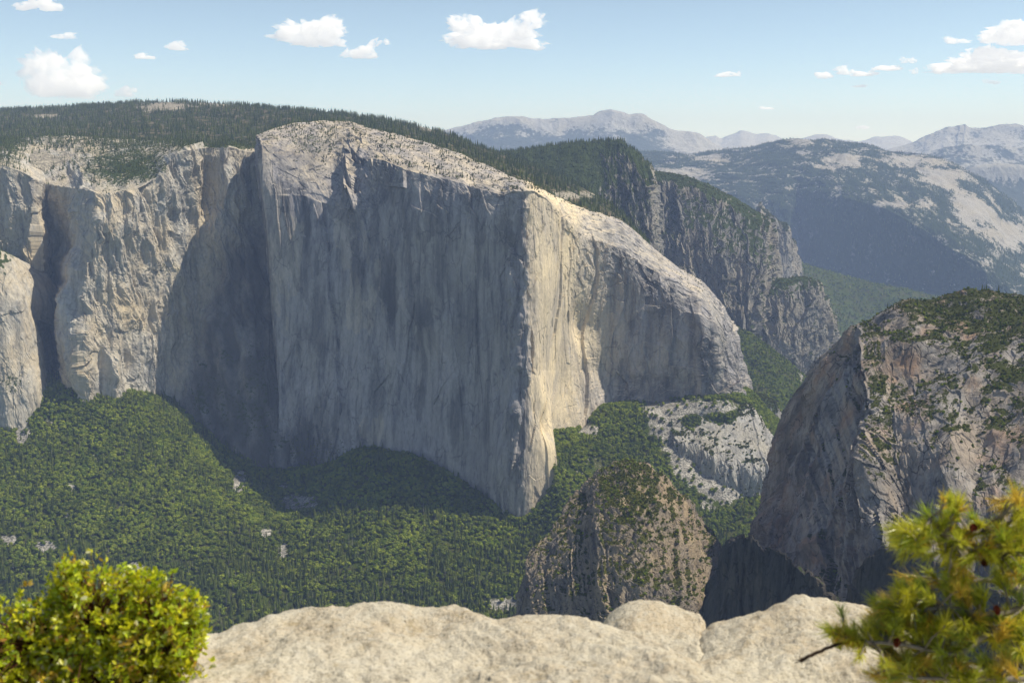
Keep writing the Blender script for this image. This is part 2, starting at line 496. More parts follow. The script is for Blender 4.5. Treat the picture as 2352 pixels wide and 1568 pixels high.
def elcap_relief(S, T, PX, PY, steep, P):
    d = relief_wall(11, 1.0, ROUGH, lambda PX, PY: 0.5 * sstep(1200, 1225, PX) * sstep(1420, 1300, PX))(S, T, PX, PY, steep, P)
    d -= 26 * blob(PX, PY, 1342, 745, 26, 50)                       # alcove east of the prow
    d -= 22 * blob(PX, PY, 1253, 975, 10, 34)
    d += 30 * blob(PX - 0.12 * (PY - 430), PY, 822, 430, 24, 95) * (0.7 + 0.9 * cells(S / 22, T / 40, 19))
    d += 16 * blob(PX, PY, 1035, 900, 26, 130) + 14 * blob(PX, PY, 1160, 1080, 26, 90)
    d += 10 * blob(PX, PY, 1120, 620, 24, 160) - 10 * blob(PX, PY, 1085, 620, 14, 200)
    d += 18 * blob(PX, PY, 1605, 760, 12, 70) - 10 * sstep(855, 872, PY - 6 * pn(PX / 18, PY / 30)) * sstep(1396, 1412, PX) * sstep(1650, 1600, PX)
    d += 22 * blob(PX, PY, 1612, 890, 12, 34)
    d += blob(PX, PY, 1195, 850, 38, 520) * (13 * fbm(S / 36, T / 70, 4, 17) + 8 * cells(S / 26, T / 90, 18))
    return d


elcap_tan_sun = lambda S, T, PX, PY, N, P: np.clip(sstep(1195, 1225, PX) * sstep(1420, 1280, PX) * (0.75 + 0.5 * fbm(S / 90, T / 220, 4, 5))  # tan rock along the prow, lightened further with painted sunlight
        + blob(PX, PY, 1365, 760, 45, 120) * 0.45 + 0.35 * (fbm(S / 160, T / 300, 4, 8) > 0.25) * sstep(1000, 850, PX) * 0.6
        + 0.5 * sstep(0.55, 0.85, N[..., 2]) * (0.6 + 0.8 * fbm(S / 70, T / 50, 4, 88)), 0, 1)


def elcap_veg(S, T, PX, PY, N, P):
    nz = N[..., 2]
    v = sstep(0.72, 0.95, nz) * 0.30 + 0.25 * fbm(S / 70, T / 70, 4, 44) - 0.08
    v += blob(PX, PY, 720, 1040, 110, 60) * 0.55
    v += blob(PX, PY, 700, 330, 70, 25) * 0.3
    return np.where(nz < 0.5, v - 0.35 + blob(PX, PY, 650, 1000, 60, 100) * 0.4, v)


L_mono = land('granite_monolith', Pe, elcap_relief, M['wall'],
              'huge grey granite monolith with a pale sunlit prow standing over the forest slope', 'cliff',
              attr={'tan': elcap_tan_sun, 'veg': elcap_veg, 'dk': lambda S, T, PX, PY, N, P: np.clip(0.9 * blob(PX, PY, 705, 1020, 85, 75) + 0.55 * blob(PX, PY, 690, 350, 120, 60) * (0.6 + 0.9 * fbm(S / 40, T / 60, 4, 90))  # toe is darker rock; grey shade on the sunlit shoulder is painted
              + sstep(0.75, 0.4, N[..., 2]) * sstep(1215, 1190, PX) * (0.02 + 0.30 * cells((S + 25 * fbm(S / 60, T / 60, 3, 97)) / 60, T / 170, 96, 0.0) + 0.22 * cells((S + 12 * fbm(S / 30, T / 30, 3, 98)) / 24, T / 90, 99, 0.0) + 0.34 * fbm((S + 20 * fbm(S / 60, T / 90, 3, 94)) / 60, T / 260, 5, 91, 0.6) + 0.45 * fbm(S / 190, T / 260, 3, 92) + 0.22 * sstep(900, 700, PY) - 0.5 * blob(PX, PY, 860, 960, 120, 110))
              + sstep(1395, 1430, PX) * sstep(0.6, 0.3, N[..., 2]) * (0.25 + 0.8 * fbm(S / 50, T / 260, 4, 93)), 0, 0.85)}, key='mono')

# ---- the sunlit broken wall west of it, with its shadowed apron
wall = [
 [(-260,330,4200),(-260,390,3300),(-260,500,3250),(-260,650,3200),(-260,800,3150),(-260,900,3050)],
 [(-60,322,4100),(-60,380,3250),(-60,480,3210),(-60,620,3180),(-60,760,3150),(-60,885,3080)],
 [(30,318,4000),(28,385,3200),(30,480,3175),(35,620,3150),(40,760,3130),(40,905,3060)],
 [(80,315,4000),(74,408,3180),(78,480,3160),(84,620,3150),(92,760,3140),(96,895,3100)],
 [(118,312,3950),(104,422,3270),(106,500,3330),(112,620,3390),(120,760,3400),(126,890,3330)],
 [(160,312,3900),(165,432,3200),(158,500,3230),(150,600,3290),(148,760,3300),(150,885,3240)],
 [(190,314,3900),(212,438,3040),(205,505,2980),(178,590,2950),(158,700,2925),(152,890,2885)],
 [(225,317,3850),(238,450,2975),(222,510,2915),(200,600,2880),(186,760,2850),(194,905,2810)],
 [(290,320,3800),(300,440,2985),(295,520,2945),(285,640,2930),(275,760,2915),(275,914,2870)],
 [(350,322,3800),(362,405,3040),(355,520,3017),(345,640,3016),(335,760,3000),(328,917,2935)],
 [(410,325,3750),(416,344,3110),(408,480,3097),(402,620,3085),(392,760,3065),(378,920,2975)],
 [(450,327,3700),(452,338,3200),(452,470,3197),(450,620,3170),(446,780,3105),(430,965,2955)],
 [(500,327,3700),(502,340,3270),(502,460,3242),(512,620,3170),(520,800,3040),(520,1055,2845)],
 [(550,327,3700),(552,347,3320),(556,460,3275),(572,640,3150),(583,830,2980),(586,1072,2780)],
 [(592,332,3700),(592,352,3380),(597,470,3340),(612,660,3190),(627,840,3000),(640,1090,2790)],
 [(650,332,3700),(650,362,3430),(650,480,3400),(660,680,3260),(672,850,3060),(690,1090,2830)],
]
Pw = loft(wall, 640, 520, back=(500, 30), down=(30, 140), smooth_u=0.5, smooth_v=0.5)


def wall_relief(S, T, PX, PY, steep, P):
    d = relief_broken(101, 1.0, 1.0, 0.8, 0.8, 25, 1.7)(S, T, PX, PY, steep, P)
    apron = sstep(330, 420, PX - (915 - PY) * 0.46 + 0) * sstep(500, 700, PY)
    d = d * (1 - 0.45 * apron) + apron * 22 * fbm(S / 70, T / 150, 4, 130, ridged=True)
    d += 28 * blob(PX, PY, 255, 860, 16, 160) - 22 * blob(PX, PY, 225, 830, 14, 130) - 22 * blob(PX, PY, 282, 800, 10, 60)
    d -= 60 * blob(PX, PY, 480, 440, 18, 90) - 25 * blob(PX, PY, 530, 420, 18, 80)
    return d


def wall_veg(S, T, PX, PY, N, P):
    nz = N[..., 2].copy()
    for _ in range(3):
        nz[1:-1, 1:-1] = (nz[1:-1, 1:-1] + nz[:-2, 1:-1] + nz[2:, 1:-1] + nz[1:-1, :-2] + nz[1:-1, 2:]) / 5
    v = sstep(0.5, 0.85, nz) * 0.22 + 0.22 * fbm(S / 60, T / 60, 4, 144) - 0.05
    v += blob(PX, PY, 300, 385, 130, 45) * 0.6 + sstep(365, 325, PY) * 0.25 + sstep(80, 20, PX) * sstep(420, 380, PY) * 0.3 + blob(PX, PY, 520, 335, 80, 10) * 0.5 + blob(PX, PY, 370, 640, 50, 70) * 0.45
    v += sstep(1.0, 1.25, PX / 560) * 0.0
    v += sstep(400, 470, PX - (915 - PY) * 0.35) * sstep(700, 900, PY) * 0.38
    return v


wall_tan = lambda S, T, PX, PY, N, P: np.clip(0.25 + 0.9 * fbm(S / 110, T / 240, 4, 15), 0, 1) * sstep(1000, 900, PY)
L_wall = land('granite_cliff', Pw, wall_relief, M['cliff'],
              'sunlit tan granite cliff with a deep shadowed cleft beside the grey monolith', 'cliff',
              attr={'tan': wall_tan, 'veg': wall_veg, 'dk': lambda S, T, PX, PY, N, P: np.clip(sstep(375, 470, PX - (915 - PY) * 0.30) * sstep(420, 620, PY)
              * (0.9 + 0.5 * fbm(S / 40, T / 90, 4, 95)), 0, 0.95)}, key='wall')  # apron: dark rock and trees, with its shade also put into the colour

# ---- the rounded buttress at its foot
bt = [
 [(-240,500,3000),(-240,600,2920),(-240,720,2880),(-240,950,2780)],
 [(-80,545,2980),(-75,640,2880),(-72,740,2830),(-70,930,2740)],
 [(0,574,2950),(4,650,2850),(8,750,2810),(8,920,2730)],
 [(42,618,2950),(46,690,2860),(50,780,2815),(54,915,2745)],
 [(70,680,2960),(78,750,2885),(84,830,2840),(86,913,2780)],
 [(86,735,3010),(95,800,2940),(102,862,2890),(105,910,2840)],
 [(84,740,3200),(95,808,3150),(103,870,3100),(107,910,3060)],
]
land('granite_buttress', loft(bt, 190, 260, back=(250, 90), down=(20, 120)), relief_broken(201, 0.55, 1.2, 0.8, 1.0, 25), M['cliff'],
     'smooth pale buttress curving down at the edge of the picture below the cleft', 'cliff',
     attr={'tan': wall_tan, 'veg': lambda S, T, PX, PY, N, P: ledge_veg(0.6, 0.9, -0.1, 210)(S, T, PX, PY, N, P) + 0.6 * blob(PX, PY, 20, 880, 50, 40) + 0.5 * blob(PX, PY, 0, 600, 40, 35)}, key='buttress')

# ---- forested upland behind the rim
up = [
 [(-360,262,5800),(-360,300,4600),(-360,330,4000),(-360,430,3250)],
 [(-150,260,5900),(-150,300,4600),(-150,330,4000),(-150,420,3270)],
 [(0,257,6000),(0,292,4700),(0,325,4000),(0,395,3260)],
 [(130,250,6000),(130,285,4800),(130,318,4000),(120,380,3400)],
 [(240,244,6000),(240,280,4800),(240,312,4100),(220,360,3500)],
 [(330,238,5900),(330,275,4700),(330,312,4100),(320,360,3450)],
 [(420,237,5700),(420,280,4600),(420,315,4000),(410,360,3450)],
 [(520,240,5400),(520,285,4500),(520,318,3950),(510,360,3450)],
 [(600,246,5200),(600,285,4400),(600,315,3900),(590,365,3480)],
 [(680,254,5000),(680,278,4300),(680,292,3900),(670,320,3500)],
 [(760,261,4900),(760,275,4300),(755,288,3900),(750,320,3550)],
 [(860,273,4700),(860,288,4200),(850,302,3800),(840,330,3500)],
 [(950,290,4500),(950,305,4000),(940,322,3650),(930,345,3400)],
 [(1030,310,4300),(1030,325,3900),(1020,342,3500),(1010,365,3250)],
 [(1110,341,4100),(1105,352,3800),(1100,372,3350),(1090,395,3120)],
 [(1200,375,4000),(1200,385,3700),(1190,408,3150),(1180,430,3020)],
 [(1290,408,3900),(1290,422,3600),(1285,440,3180),(1280,470,3020)],
 [(1360,445,3800),(1360,462,3450),(1355,478,3200),(1350,500,3060)],
 [(1425,492,3700),(1425,502,3400),(1425,512,3250),(1425,530,3120)],
 [(1490,560,3600),(1490,565,3400),(1490,572,3250),(1490,585,3150)],
]
up_rock = lambda S, T, PX, PY, N, P: (0.9 * blob(PX, PY, 380, 245, 75, 14) + 0.8 * blob(PX, PY, 500, 238, 40, 6) + 0.6 * blob(PX, PY, 90, 268, 70, 9)
        + 0.85 * blob(PX, PY, 985, 296, 45, 7) + 0.7 * blob(PX, PY, 1290, 448, 120, 14) + 0.8 * sstep(330, 350, PY) * sstep(620, 560, PX)
        + 0.3 * fbm(S / 120, T / 120, 3, 300))
L_up = land('forested_hill', loft(up, 420, 240, back=(1500, 250), down=(10, 60)), relief_soft(301, 9, 220), M['upland'],
            'long upland dark with conifers behind the rim of the cliffs', 'hill', attr={'rock': up_rock}, key='hill')

# ---- second cliff behind (dark face with a bright right edge)
d2 = [
 [(1040,345,4700),(1050,370,4450),(1060,420,4200),(1070,480,4000)],
 [(1120,353,4550),(1130,382,4300),(1140,425,4120),(1150,480,3950)],
 [(1220,341,4520),(1225,375,4300),(1230,425,4080),(1240,490,3920)],
 [(1310,328,4460),(1315,375,4220),(1320,435,4050),(1325,530,3900)],
 [(1380,323,4400),(1390,390,4170),(1398,460,4050),(1405,560,3930)],
 [(1422,321,4330),(1438,400,4110),(1448,490,4000),(1455,590,3900)],
 [(1450,345,4270),(1473,420,4050),(1482,510,3955),(1490,620,3870)],
 [(1475,370,4240),(1494,430,4030),(1499,520,3940),(1508,630,3860)],
 [(1484,382,4420),(1503,440,4300),(1507,530,4250),(1514,640,4180)],
]
L_d2 = land('granite_cliff', loft(d2, 330, 240, back=(500, 60), down=(10, 200)), relief_broken(401, 1.3, 0.9, 1.4, 1.5, None, 0.5, 1.5), M['far'],
            'dark wooded cliff with a bright vertical edge rising behind the monolith', 'cliff',
            attr={'tan': zero, 'veg': lambda S, T, PX, PY, N, P: ledge_veg(0.35, 0.7, 0.12, 410)(S, T, PX, PY, N, P) + 0.5 * sstep(1370, 1270, PX)}, key='far')

# ---- third, broad shadowed cliff, and the spires behind it
d3 = [
 [(1470,388,4900),(1485,480,4650),(1500,570,4480),(1520,650,4380),(1545,760,4270)],
 [(1520,396,4820),(1530,480,4600),(1540,570,4430),(1560,650,4330),(1580,770,4230)],
 [(1565,402,4760),(1570,480,4540),(1575,570,4390),(1592,660,4290),(1610,775,4200)],
 [(1630,425,4700),(1640,500,4480),(1642,580,4340),(1650,670,4250),(1660,790,4150)],
 [(1695,460,4640),(1702,530,4430),(1708,600,4300),(1708,680,4205),(1710,785,4110)],
 [(1740,487,4600),(1752,550,4390),(1756,610,4280),(1742,690,4180),(1722,780,4100)],
 [(1760,505,4620),(1771,570,4470),(1774,630,4380),(1768,700,4260),(1738,780,4150)],
 [(1764,520,4900),(1776,590,4800),(1780,650,4700),(1782,720,4600),(1785,790,4450)],
]
land('granite_cliff', loft(d3, 300, 330, back=(500, 60), down=(10, 200)), relief_broken(501, 1.6, 0.9, 1.5, 1.5, None, 0.4, 1.7), M['far'],
     'broad shadowed cliff flecked with trees, right of the bright-edged cliff', 'cliff',
     attr={'tan': zero, 'veg': ledge_veg(0.4, 0.8, 0.05, 510, 35, 0.45)}, key='far')
d4 = [
 [(1670,740,4320),(1685,770,4210),(1698,840,4100)],
 [(1735,668,4310),(1742,745,4150),(1750,860,4050)],
 [(1795,640,4300),(1808,740,4130),(1815,885,4050)],
 [(1850,636,4320),(1865,745,4160),(1858,905,4060)],
 [(1880,668,4370),(1897,775,4220),(1890,910,4100)],
 [(1902,725,4430),(1917,800,4310),(1912,910,4200)],
 [(1908,755,4800),(1923,830,4700),(1922,915,4600)],
]
land('granite_cliff', loft(d4, 220, 240, back=(400, 80), down=(10, 150)), relief_broken(521, 1.3, 0.9, 1.4, 1.5, None, 0.4, 1.6), M['far'],
     'squat dark brown cliff below the broad shadowed one, its right edge sunlit', 'cliff',
     attr={'tan': zero, 'veg': ledge_veg(0.4, 0.8, 0.0, 530, 40, 0.4)}, key='far')
d5 = [
 [(1740,470,6440),(1750,560,6267),(1760,700,6095)],
 [(1770,492,6382),(1780,580,6210),(1790,710,6037)],
 [(1795,515,6382),(1805,600,6187),(1810,720,5980)],
 [(1815,560,6440),(1825,630,6267),(1830,725,6037)],
 [(1826,600,6785),(1836,660,6670),(1842,730,6440)],
]
land('rock_spire', loft(d5, 90, 130, back=(200, 120), down=(10, 150)), relief_broken(541, 1.2, 0.8, 1.2), M['far'],
     'hazy pale pinnacles just beyond the right edge of the broad shadowed cliff', 'cliff',
     attr={'tan': zero, 'veg': ledge_veg(0.5, 0.85, -0.1, 550)}, key='far')

# ---- far side of the valley
fr = [
 [(1330,352,13020),(1340,410,11620),(1360,470,10920),(1380,540,10640),(1400,760,10220)],
 [(1480,350,12880),(1490,400,11480),(1510,450,10780),(1530,520,10430),(1560,740,10010)],
 [(1580,354,12740),(1590,400,11340),(1620,450,10640),(1640,520,10290),(1660,720,9870)],
 [(1700,341,12460),(1705,395,11060),(1740,448,10360),(1750,520,10080),(1765,710,9660)],
 [(1765,331,12320),(1770,390,10920),(1800,446,10220),(1806,520,10010),(1815,700,9590)],
 [(1830,320,12180),(1830,385,10780),(1830,447,10290),(1836,560,10206),(1845,705,10010)],
 [(1905,322,12040),(1912,390,10500),(1920,455,9730),(1932,590,9590),(1940,720,9380)],
 [(2010,338,11900),(2020,410,10220),(2030,480,9100),(2045,620,8932),(2060,735,8722)],
 [(2105,356,11760),(2120,440,9800),(2140,540,8470),(2155,650,8302),(2170,740,8120)],
 [(2170,374,11620),(2190,470,9520),(2200,580,8190),(2215,670,8022),(2230,745,7840)],
 [(2225,404,11480),(2250,500,9380),(2265,610,7980),(2280,690,7784),(2300,760,7560)],
 [(2290,456,11200),(2310,555,9240),(2330,655,7910),(2350,720,7700),(2370,780,7420)],
 [(2370,510,11060),(2400,600,9100),(2420,690,7840),(2440,750,7560),(2460,810,7280)],
 [(2600,600,10640),(2620,680,8960),(2640,740,7700),(2650,790,7420),(2660,850,7140)],
]


def far_relief(S, T, PX, PY, steep, P):
    w = sstep(0.35, 0.75, steep)
    d = 55 * fbm(S / 520, T / 520, 6, 601, 0.5) * (1 - 0.5 * w)
    d += w * (60 * fbm((S + 0.7 * T) / 420, (T - 0.5 * S) / 900, 4, 611, ridged=True) + 16 * fbm(S / 70, T / 160, 5, 621, ridged=True))
    return d


def far_veg(S, T, PX, PY, N, P):
    v = 0.72 + 0.6 * fbm(S / 200, T / 200, 6, 631, 0.65)
    v -= 0.5 * blob(PX, PY, 2090, 368, 60, 16) + 0.55 * blob(PX, PY, 2160, 405, 50, 20) + 0.62 * blob(PX - 0.7 * (PY - 480), PY, 2235, 480, 46, 50) + 0.7 * blob(PX, PY, 2320, 540, 40, 30)
    v -= 0.6 * blob(PX, PY, 1930, 370, 44, 20) + 0.5 * blob(PX, PY, 1840, 330, 30, 8) + 0.5 * blob(PX, PY, 1630, 365, 40, 8)
    v -= 0.6 * blob(PX, PY, 1560, 402, 70, 14) + 0.5 * blob(PX - (PY - 480), PY, 2080, 470, 70, 14)
    v += 0.1 * sstep(0.6, 0.3, N[..., 2])  # cover raised on steep faces to darken them as shade
    return v


L_far = land('forested_hill', loft(fr, 460, 300, back=(1500, 300), down=(10, 900)), far_relief, M['hill'],
             'hazy forested valley wall with bare granite patches and a long blue shadowed face', 'hill',
             attr={'tan': zero, 'veg': far_veg, 'dk': lambda S, T, PX, PY, N, P: 0.8 * sstep(0.6, 0.35, N[..., 2])}, key='farhill')  # steep face darkened in colour to read as shaded
vw = [
 [(1740,560,7320),(1770,680,6480),(1800,800,5760),(1830,930,5040)],
 [(1830,600,7200),(1860,700,6360),(1890,820,5640),(1910,940,4980)],
 [(1920,625,6960),(1950,740,6240),(1970,840,5580),(1990,950,4920)],
 [(2010,650,6720),(2040,780,6120),(2060,860,5520),(2080,960,4860)],
 [(2200,690,6480),(2200,850,5880),(2200,900,5400),(2200,980,4800)],
]
L_vw = land('valley_slope', loft(vw, 150, 150, back=(300, 200), down=(10, 150)), relief_soft(651, 14, 260), M['floor'],
            'hazy green valley side descending between the squat brown cliff and the near dome', 'hillside',
            attr={'rock': lambda S, T, PX, PY, N, P: 0.15 + 0.35 * fbm(S / 140, T / 140, 4, 655)}, key='vw')

# ---- distant ranges
def ridge(name, pts, Y0, Y1, py1, seed, label, mat, veg, amp, n=260, m=90):
    cols = [[(x, y, Y0), (x, y * 0.72 + py1 * 0.28, Y0 * 0.86 + Y1 * 0.14), (x, y * 0.4 + py1 * 0.6, Y0 * 0.5 + Y1 * 0.5), (x, py1, Y1)] for x, y in pts]
    def rf(S, T, PX, PY, steep, P):
        return amp * (fbm(S / (amp * 9), T / (amp * 12), 6, seed, 0.52, ridged=True) - 0.2)
    return land(name, loft(cols, n, m, back=(1500, 500), down=(10, 500), smooth_u=0.5), rf, mat, label, 'mountain', attr={'tan': zero, 'veg': veg}, key='mount')


ridge('mountain', [(880,305),(1000,302),(1040,296),(1090,283),(1140,272),(1190,268),(1230,274),(1260,274),(1330,270),(1362,265),(1385,255),(1405,251),(1425,256),(1445,264),
       (1470,262),(1482,266),(1500,277),(1530,292),(1560,302),(1600,306),(1625,322),(1645,336),(1690,348),(1800,360)], 20000, 15500, 420, 701,
      'broad hazy mountain with a bare stepped summit behind the dark cliffs', M['mount'],
      lambda S, T, PX, PY, N, P: sstep(285, 325, PY + 22 * fbm(S / 900, T / 900, 4, 705)) * 0.55 + 0.25 + 0.3 * fbm(S / 400, T / 400, 5, 706, .6) - 0.9 * blob(PX, PY, 1590, 330, 60, 24) - 0.7 * blob(PX, PY, 1660, 345, 40, 10), 38, 330, 120)
ridge('mountain', [(1560,325),(1600,322),(1625,316),(1642,314),(1655,320),(1680,310),(1702,301),(1715,303),(1735,309),(1762,306),(1785,315),(1800,322),(1840,320),(1868,312),(1890,310),(1905,313),
       (1930,322),(1980,326),(2005,317),(2030,314),(2062,314),(2085,322),(2120,335),(2200,345)], 30000, 24000, 360, 731,
      'faint pale bluish peaks on the skyline, farthest of all the mountains', M['mount'],
      lambda S, T, PX, PY, N, P: 0.15 + 0.3 * fbm(S / 900, T / 900, 4, 735), 60, 260, 50)
ridge('mountain', [(2000,350),(2060,340),(2100,328),(2130,312),(2160,300),(2180,292),(2195,293),(2200,288),(2212,290),(2214,286),(2222,293),(2250,296),(2280,290),(2305,286),(2330,284),(2345,290),(2380,296),(2450,300),(2600,310)],
      21000, 17500, 395, 761, 'hazy grey mountain with a notched summit at the right end of the skyline', M['mount'],
      lambda S, T, PX, PY, N, P: 0.38 + 0.35 * fbm(S / 400, T / 400, 5, 765, .6), 40, 240, 80)
ridge('hill', [(2060,372),(2130,352),(2170,340),(2220,333),(2270,335),(2320,337),(2380,342),(2500,360),(2650,380)], 17000, 14500, 450, 771,
      'rolling wooded hill with pale granite patches below the notched mountain', M['mount'],
      lambda S, T, PX, PY, N, P: 0.5 + 0.4 * fbm(S / 300, T / 300, 4, 775) , 40, 200, 70)
ridge('hill', [(2150,420),(2210,396),(2240,383),(2290,376),(2330,378),(2400,385),(2500,400),(2650,430)], 14200, 12400, 560, 781,
      'rounded bare granite hill at the right edge above the dark forest', M['mount'],
      lambda S, T, PX, PY, N, P: 0.15 + sstep(395, 425, PY) * 0.6 + 0.3 * fbm(S / 250, T / 250, 4, 785), 25, 180, 70)

# ---- talus slope and valley forest floor
tl = [
 [(-420,880,3050),(-420,1000,2750),(-420,1150,2450),(-420,1300,2230),(-420,1470,2030),(-420,1600,1900)],
 [(-150,885,3000),(-150,1000,2700),(-150,1150,2440),(-150,1300,2230),(-150,1470,2030),(-150,1600,1900)],
 [(0,885,2960),(0,1000,2690),(0,1150,2440),(0,1300,2230),(0,1470,2030),(0,1600,1890)],
 [(160,880,2870),(160,1000,2690),(160,1150,2440),(160,1300,2230),(160,1470,2030),(160,1600,1890)],
 [(330,905,2900),(340,1020,2680),(340,1150,2450),(340,1300,2235),(340,1470,2030),(340,1600,1890)],
 [(430,960,2920),(440,1040,2690),(450,1150,2480),(450,1300,2240),(450,1470,2035),(450,1600,1890)],
 [(530,1045,2805),(540,1090,2680),(545,1180,2470),(550,1310,2240),(550,1470,2040),(550,1600,1890)],
 [(650,1085,2775),(650,1130,2680),(650,1210,2480),(650,1320,2250),(650,1470,2050),(650,1600,1890)],
 [(740,1075,2715),(745,1110,2640),(750,1200,2450),(750,1320,2250),(750,1470,2050),(750,1600,1890)],
 [(830,1042,2670),(850,1080,2600),(850,1185,2440),(850,1310,2250),(850,1470,2050),(850,1600,1890)],
 [(930,1050,2625),(940,1090,2570),(940,1185,2430),(940,1310,2250),(940,1470,2050),(940,1600,1890)],
 [(1020,1088,2572),(1020,1125,2530),(1020,1205,2410),(1020,1315,2250),(1020,1470,2060),(1020,1600,1890)],
 [(1110,1142,2520),(1110,1170,2490),(1110,1230,2390),(1110,1325,2250),(1110,1470,2070),(1110,1600,1890)],
 [(1195,1196,2442),(1200,1215,2430),(1200,1265,2350),(1200,1340,2240),(1200,1470,2080),(1200,1600,1890)],
 [(1278,1108,2472),(1280,1150,2450),(1285,1230,2350),(1290,1330,2240),(1290,1470,2090),(1290,1600,1890)],
 [(1258,1012,2600),(1300,1070,2530),(1330,1180,2420),(1360,1310,2260),(1370,1470,2100),(1370,1600,1890)],
 [(1334,988,2715),(1380,1060,2590),(1410,1160,2500),(1440,1290,2310),(1450,1470,2110),(1450,1600,1890)],
 [(1394,934,2825),(1440,1030,2690),(1480,1130,2590),(1510,1270,2380),(1530,1470,2130),(1530,1600,1890)],
 [(1490,930,2845),(1520,1020,2720),(1560,1120,2590),(1590,1250,2430),(1600,1470,2150),(1600,1600,1890)],
 [(1580,920,2835),(1600,1020,2730),(1640,1120,2610),(1660,1240,2470),(1670,1470,2170),(1670,1600,1890)],
 [(1650,914,2825),(1680,1020,2740),(1700,1110,2640),(1730,1230,2500),(1740,1470,2190),(1740,1600,1890)],
 [(1722,904,2990),(1750,1010,2840),(1770,1100,2690),(1790,1220,2530),(1800,1470,2210),(1800,1600,1890)],
 [(1780,960,3150),(1820,1040,2950),(1850,1110,2780),(1870,1210,2570),(1880,1470,2230),(1880,1600,1890)],
 [(1950,1040,3100),(1960,1080,2950),(1980,1130,2800),(2000,1210,2600),(2000,1470,2250),(2000,1600,1890)],
 [(2500,1100,3100),(2500,1140,2950),(2500,1180,2800),(2500,1250,2600),(2500,1470,2250),(2500,1600,1890)],
]


def talus_rock(S, T, PX, PY, N, P):
    v = 0.10 + 0.22 * fbm(S / 70, T / 90, 4, 801)
    for cx, cy, rx, ry, a in ((690, 1155, 42, 20, .95), (550, 1110, 18, 26, .8), (52, 1000, 18, 24, .9), (105, 1255, 26, 18, .9), (152, 1185, 7, 10, .6),
                              (310, 1300, 20, 12, .85), (610, 1225, 20, 14, .85), (650, 1265, 12, 22, .7), (20, 1240, 24, 18, .7), (165, 1115, 10, 14, .5), (1150, 1385, 40, 18, .7),
                              (650, 1115, 12, 14, .45), (990, 1200, 18, 10, .3)):
        v = v + a * blob(PX, PY, cx, cy, rx, ry)
    # pale boulder chutes on the right
    v = v + 0.75 * blob(PX, PY, 1600, 936, 110, 20) + 0.8 * blob(PX - 0.6 * (PY - 980), PY, 1535, 985, 42, 52) + 0.9 * blob(PX - 0.9 * (PY - 1080), PY, 1605, 1092, 56, 60) + 0.35 * blob(PX, PY, 1660, 1120, 80, 28)
    v = v + 0.6 * blob(PX, PY, 1350, 985, 30, 14) + 0.25 * blob(PX, PY, 1380, 1060, 90, 50) + 0.4 * blob(PX, PY, 1610, 1165, 40, 14)
    # a faint diagonal line of rockfall on the open slope
    line = np.abs((PY - 900) - 0.75 * (PX - 20)) 
    v = v + 0.25 * np.exp(-(line / 16) ** 2) * sstep(500, 300, PX)
    return v


L_tal = land('valley_slope', loft(tl, 620, 420, back=(250, 20), down=(300, 20)), relief_soft(811, 9, 120), M['floor'],
             'long green talus slope of mixed forest below the cliffs', 'hillside', attr={'rock': talus_rock}, key='talus')

# ---- pale slabs at the monolith's eastern foot and the rib behind
lc = [
 [(1535,965,2795),(1542,985,2755),(1548,1005,2715)],
 [(1560,945,2825),(1570,985,2755),(1580,1030,2695)],
 [(1605,935,2835),(1612,985,2750),(1620,1055,2665)],
 [(1660,930,2855),(1672,1000,2735),(1684,1085,2635)],
 [(1712,926,2885),(1732,1010,2735),(1750,1098,2635)],
 [(1740,955,2895),(1768,1030,2765),(1790,1110,2675)],
 [(1765,1000,2905),(1795,1058,2805),(1818,1115,2715)],
 [(1800,1045,2955),(1818,1075,2885),(1830,1118,2815)],
 [(1815,1062,3145),(1832,1090,3095),(1842,1120,3045)],
]
land('granite_slab', loft(lc, 260, 190, back=(200, 60), down=(10, 100)), relief_broken(831, 0.9, 1.5, 1.4), M['slab'],
     'bright whitish slabs among scree at the far foot of the monolith', 'cliff',
     attr={'tan': zero, 'veg': ledge_veg(0.75, 0.97, -0.1, 840)}, key='slab')
lr = [
 [(1712,905,3230),(1722,950,3150),(1730,1060,3000)],
 [(1745,905,3230),(1755,960,3130),(1765,1075,2990)],
 [(1775,930,3240),(1790,990,3130),(1800,1090,3000)],
 [(1805,980,3250),(1820,1030,3150),(1828,1100,3030)],
 [(1825,1025,3400),(1838,1060,3320),(1845,1110,3230)],
]
land('rock_rib', loft(lr, 120, 140, back=(200, 60), down=(10, 80)), relief_broken(851, 0.9, 1.2, 1.1), M['far'],
     'grey craggy rib in shade just behind the bright slabs', 'cliff', attr={'tan': zero, 'veg': ledge_veg(0.5, 0.85, 0.05, 855)}, key='slab')
fs = [
 [(1600,690,4300),(1660,850,3700),(1700,970,3350),(1720,1120,3050)],
 [(1665,738,4150),(1720,870,3650),(1750,985,3320),(1770,1120,3000)],
 [(1730,775,4050),(1780,890,3600),(1810,1000,3280),(1830,1130,2950)],
 [(1800,825,3980),(1830,920,3550),(1860,1020,3230),(1880,1140,2900)],
 [(1862,880,3900),(1885,960,3500),(1905,1040,3180),(1930,1150,2850)],
 [(1960,950,3850),(1980,1010,3450),(2000,1070,3150),(2020,1160,2800)],
]
L_fs = land('valley_slope', loft(fs, 170, 220, back=(250, 60), down=(10, 80)), relief_soft(861, 16, 160), M['floor'],
            'steep green wooded slope between the monolith and the near reddish dome', 'hillside',
            attr={'rock': lambda S, T, PX, PY, N, P: 0.12 + 0.4 * fbm(S / 90, T / 110, 4, 865) + 0.5 * blob(PX, PY, 1840, 850, 24, 34)}, key='fs')

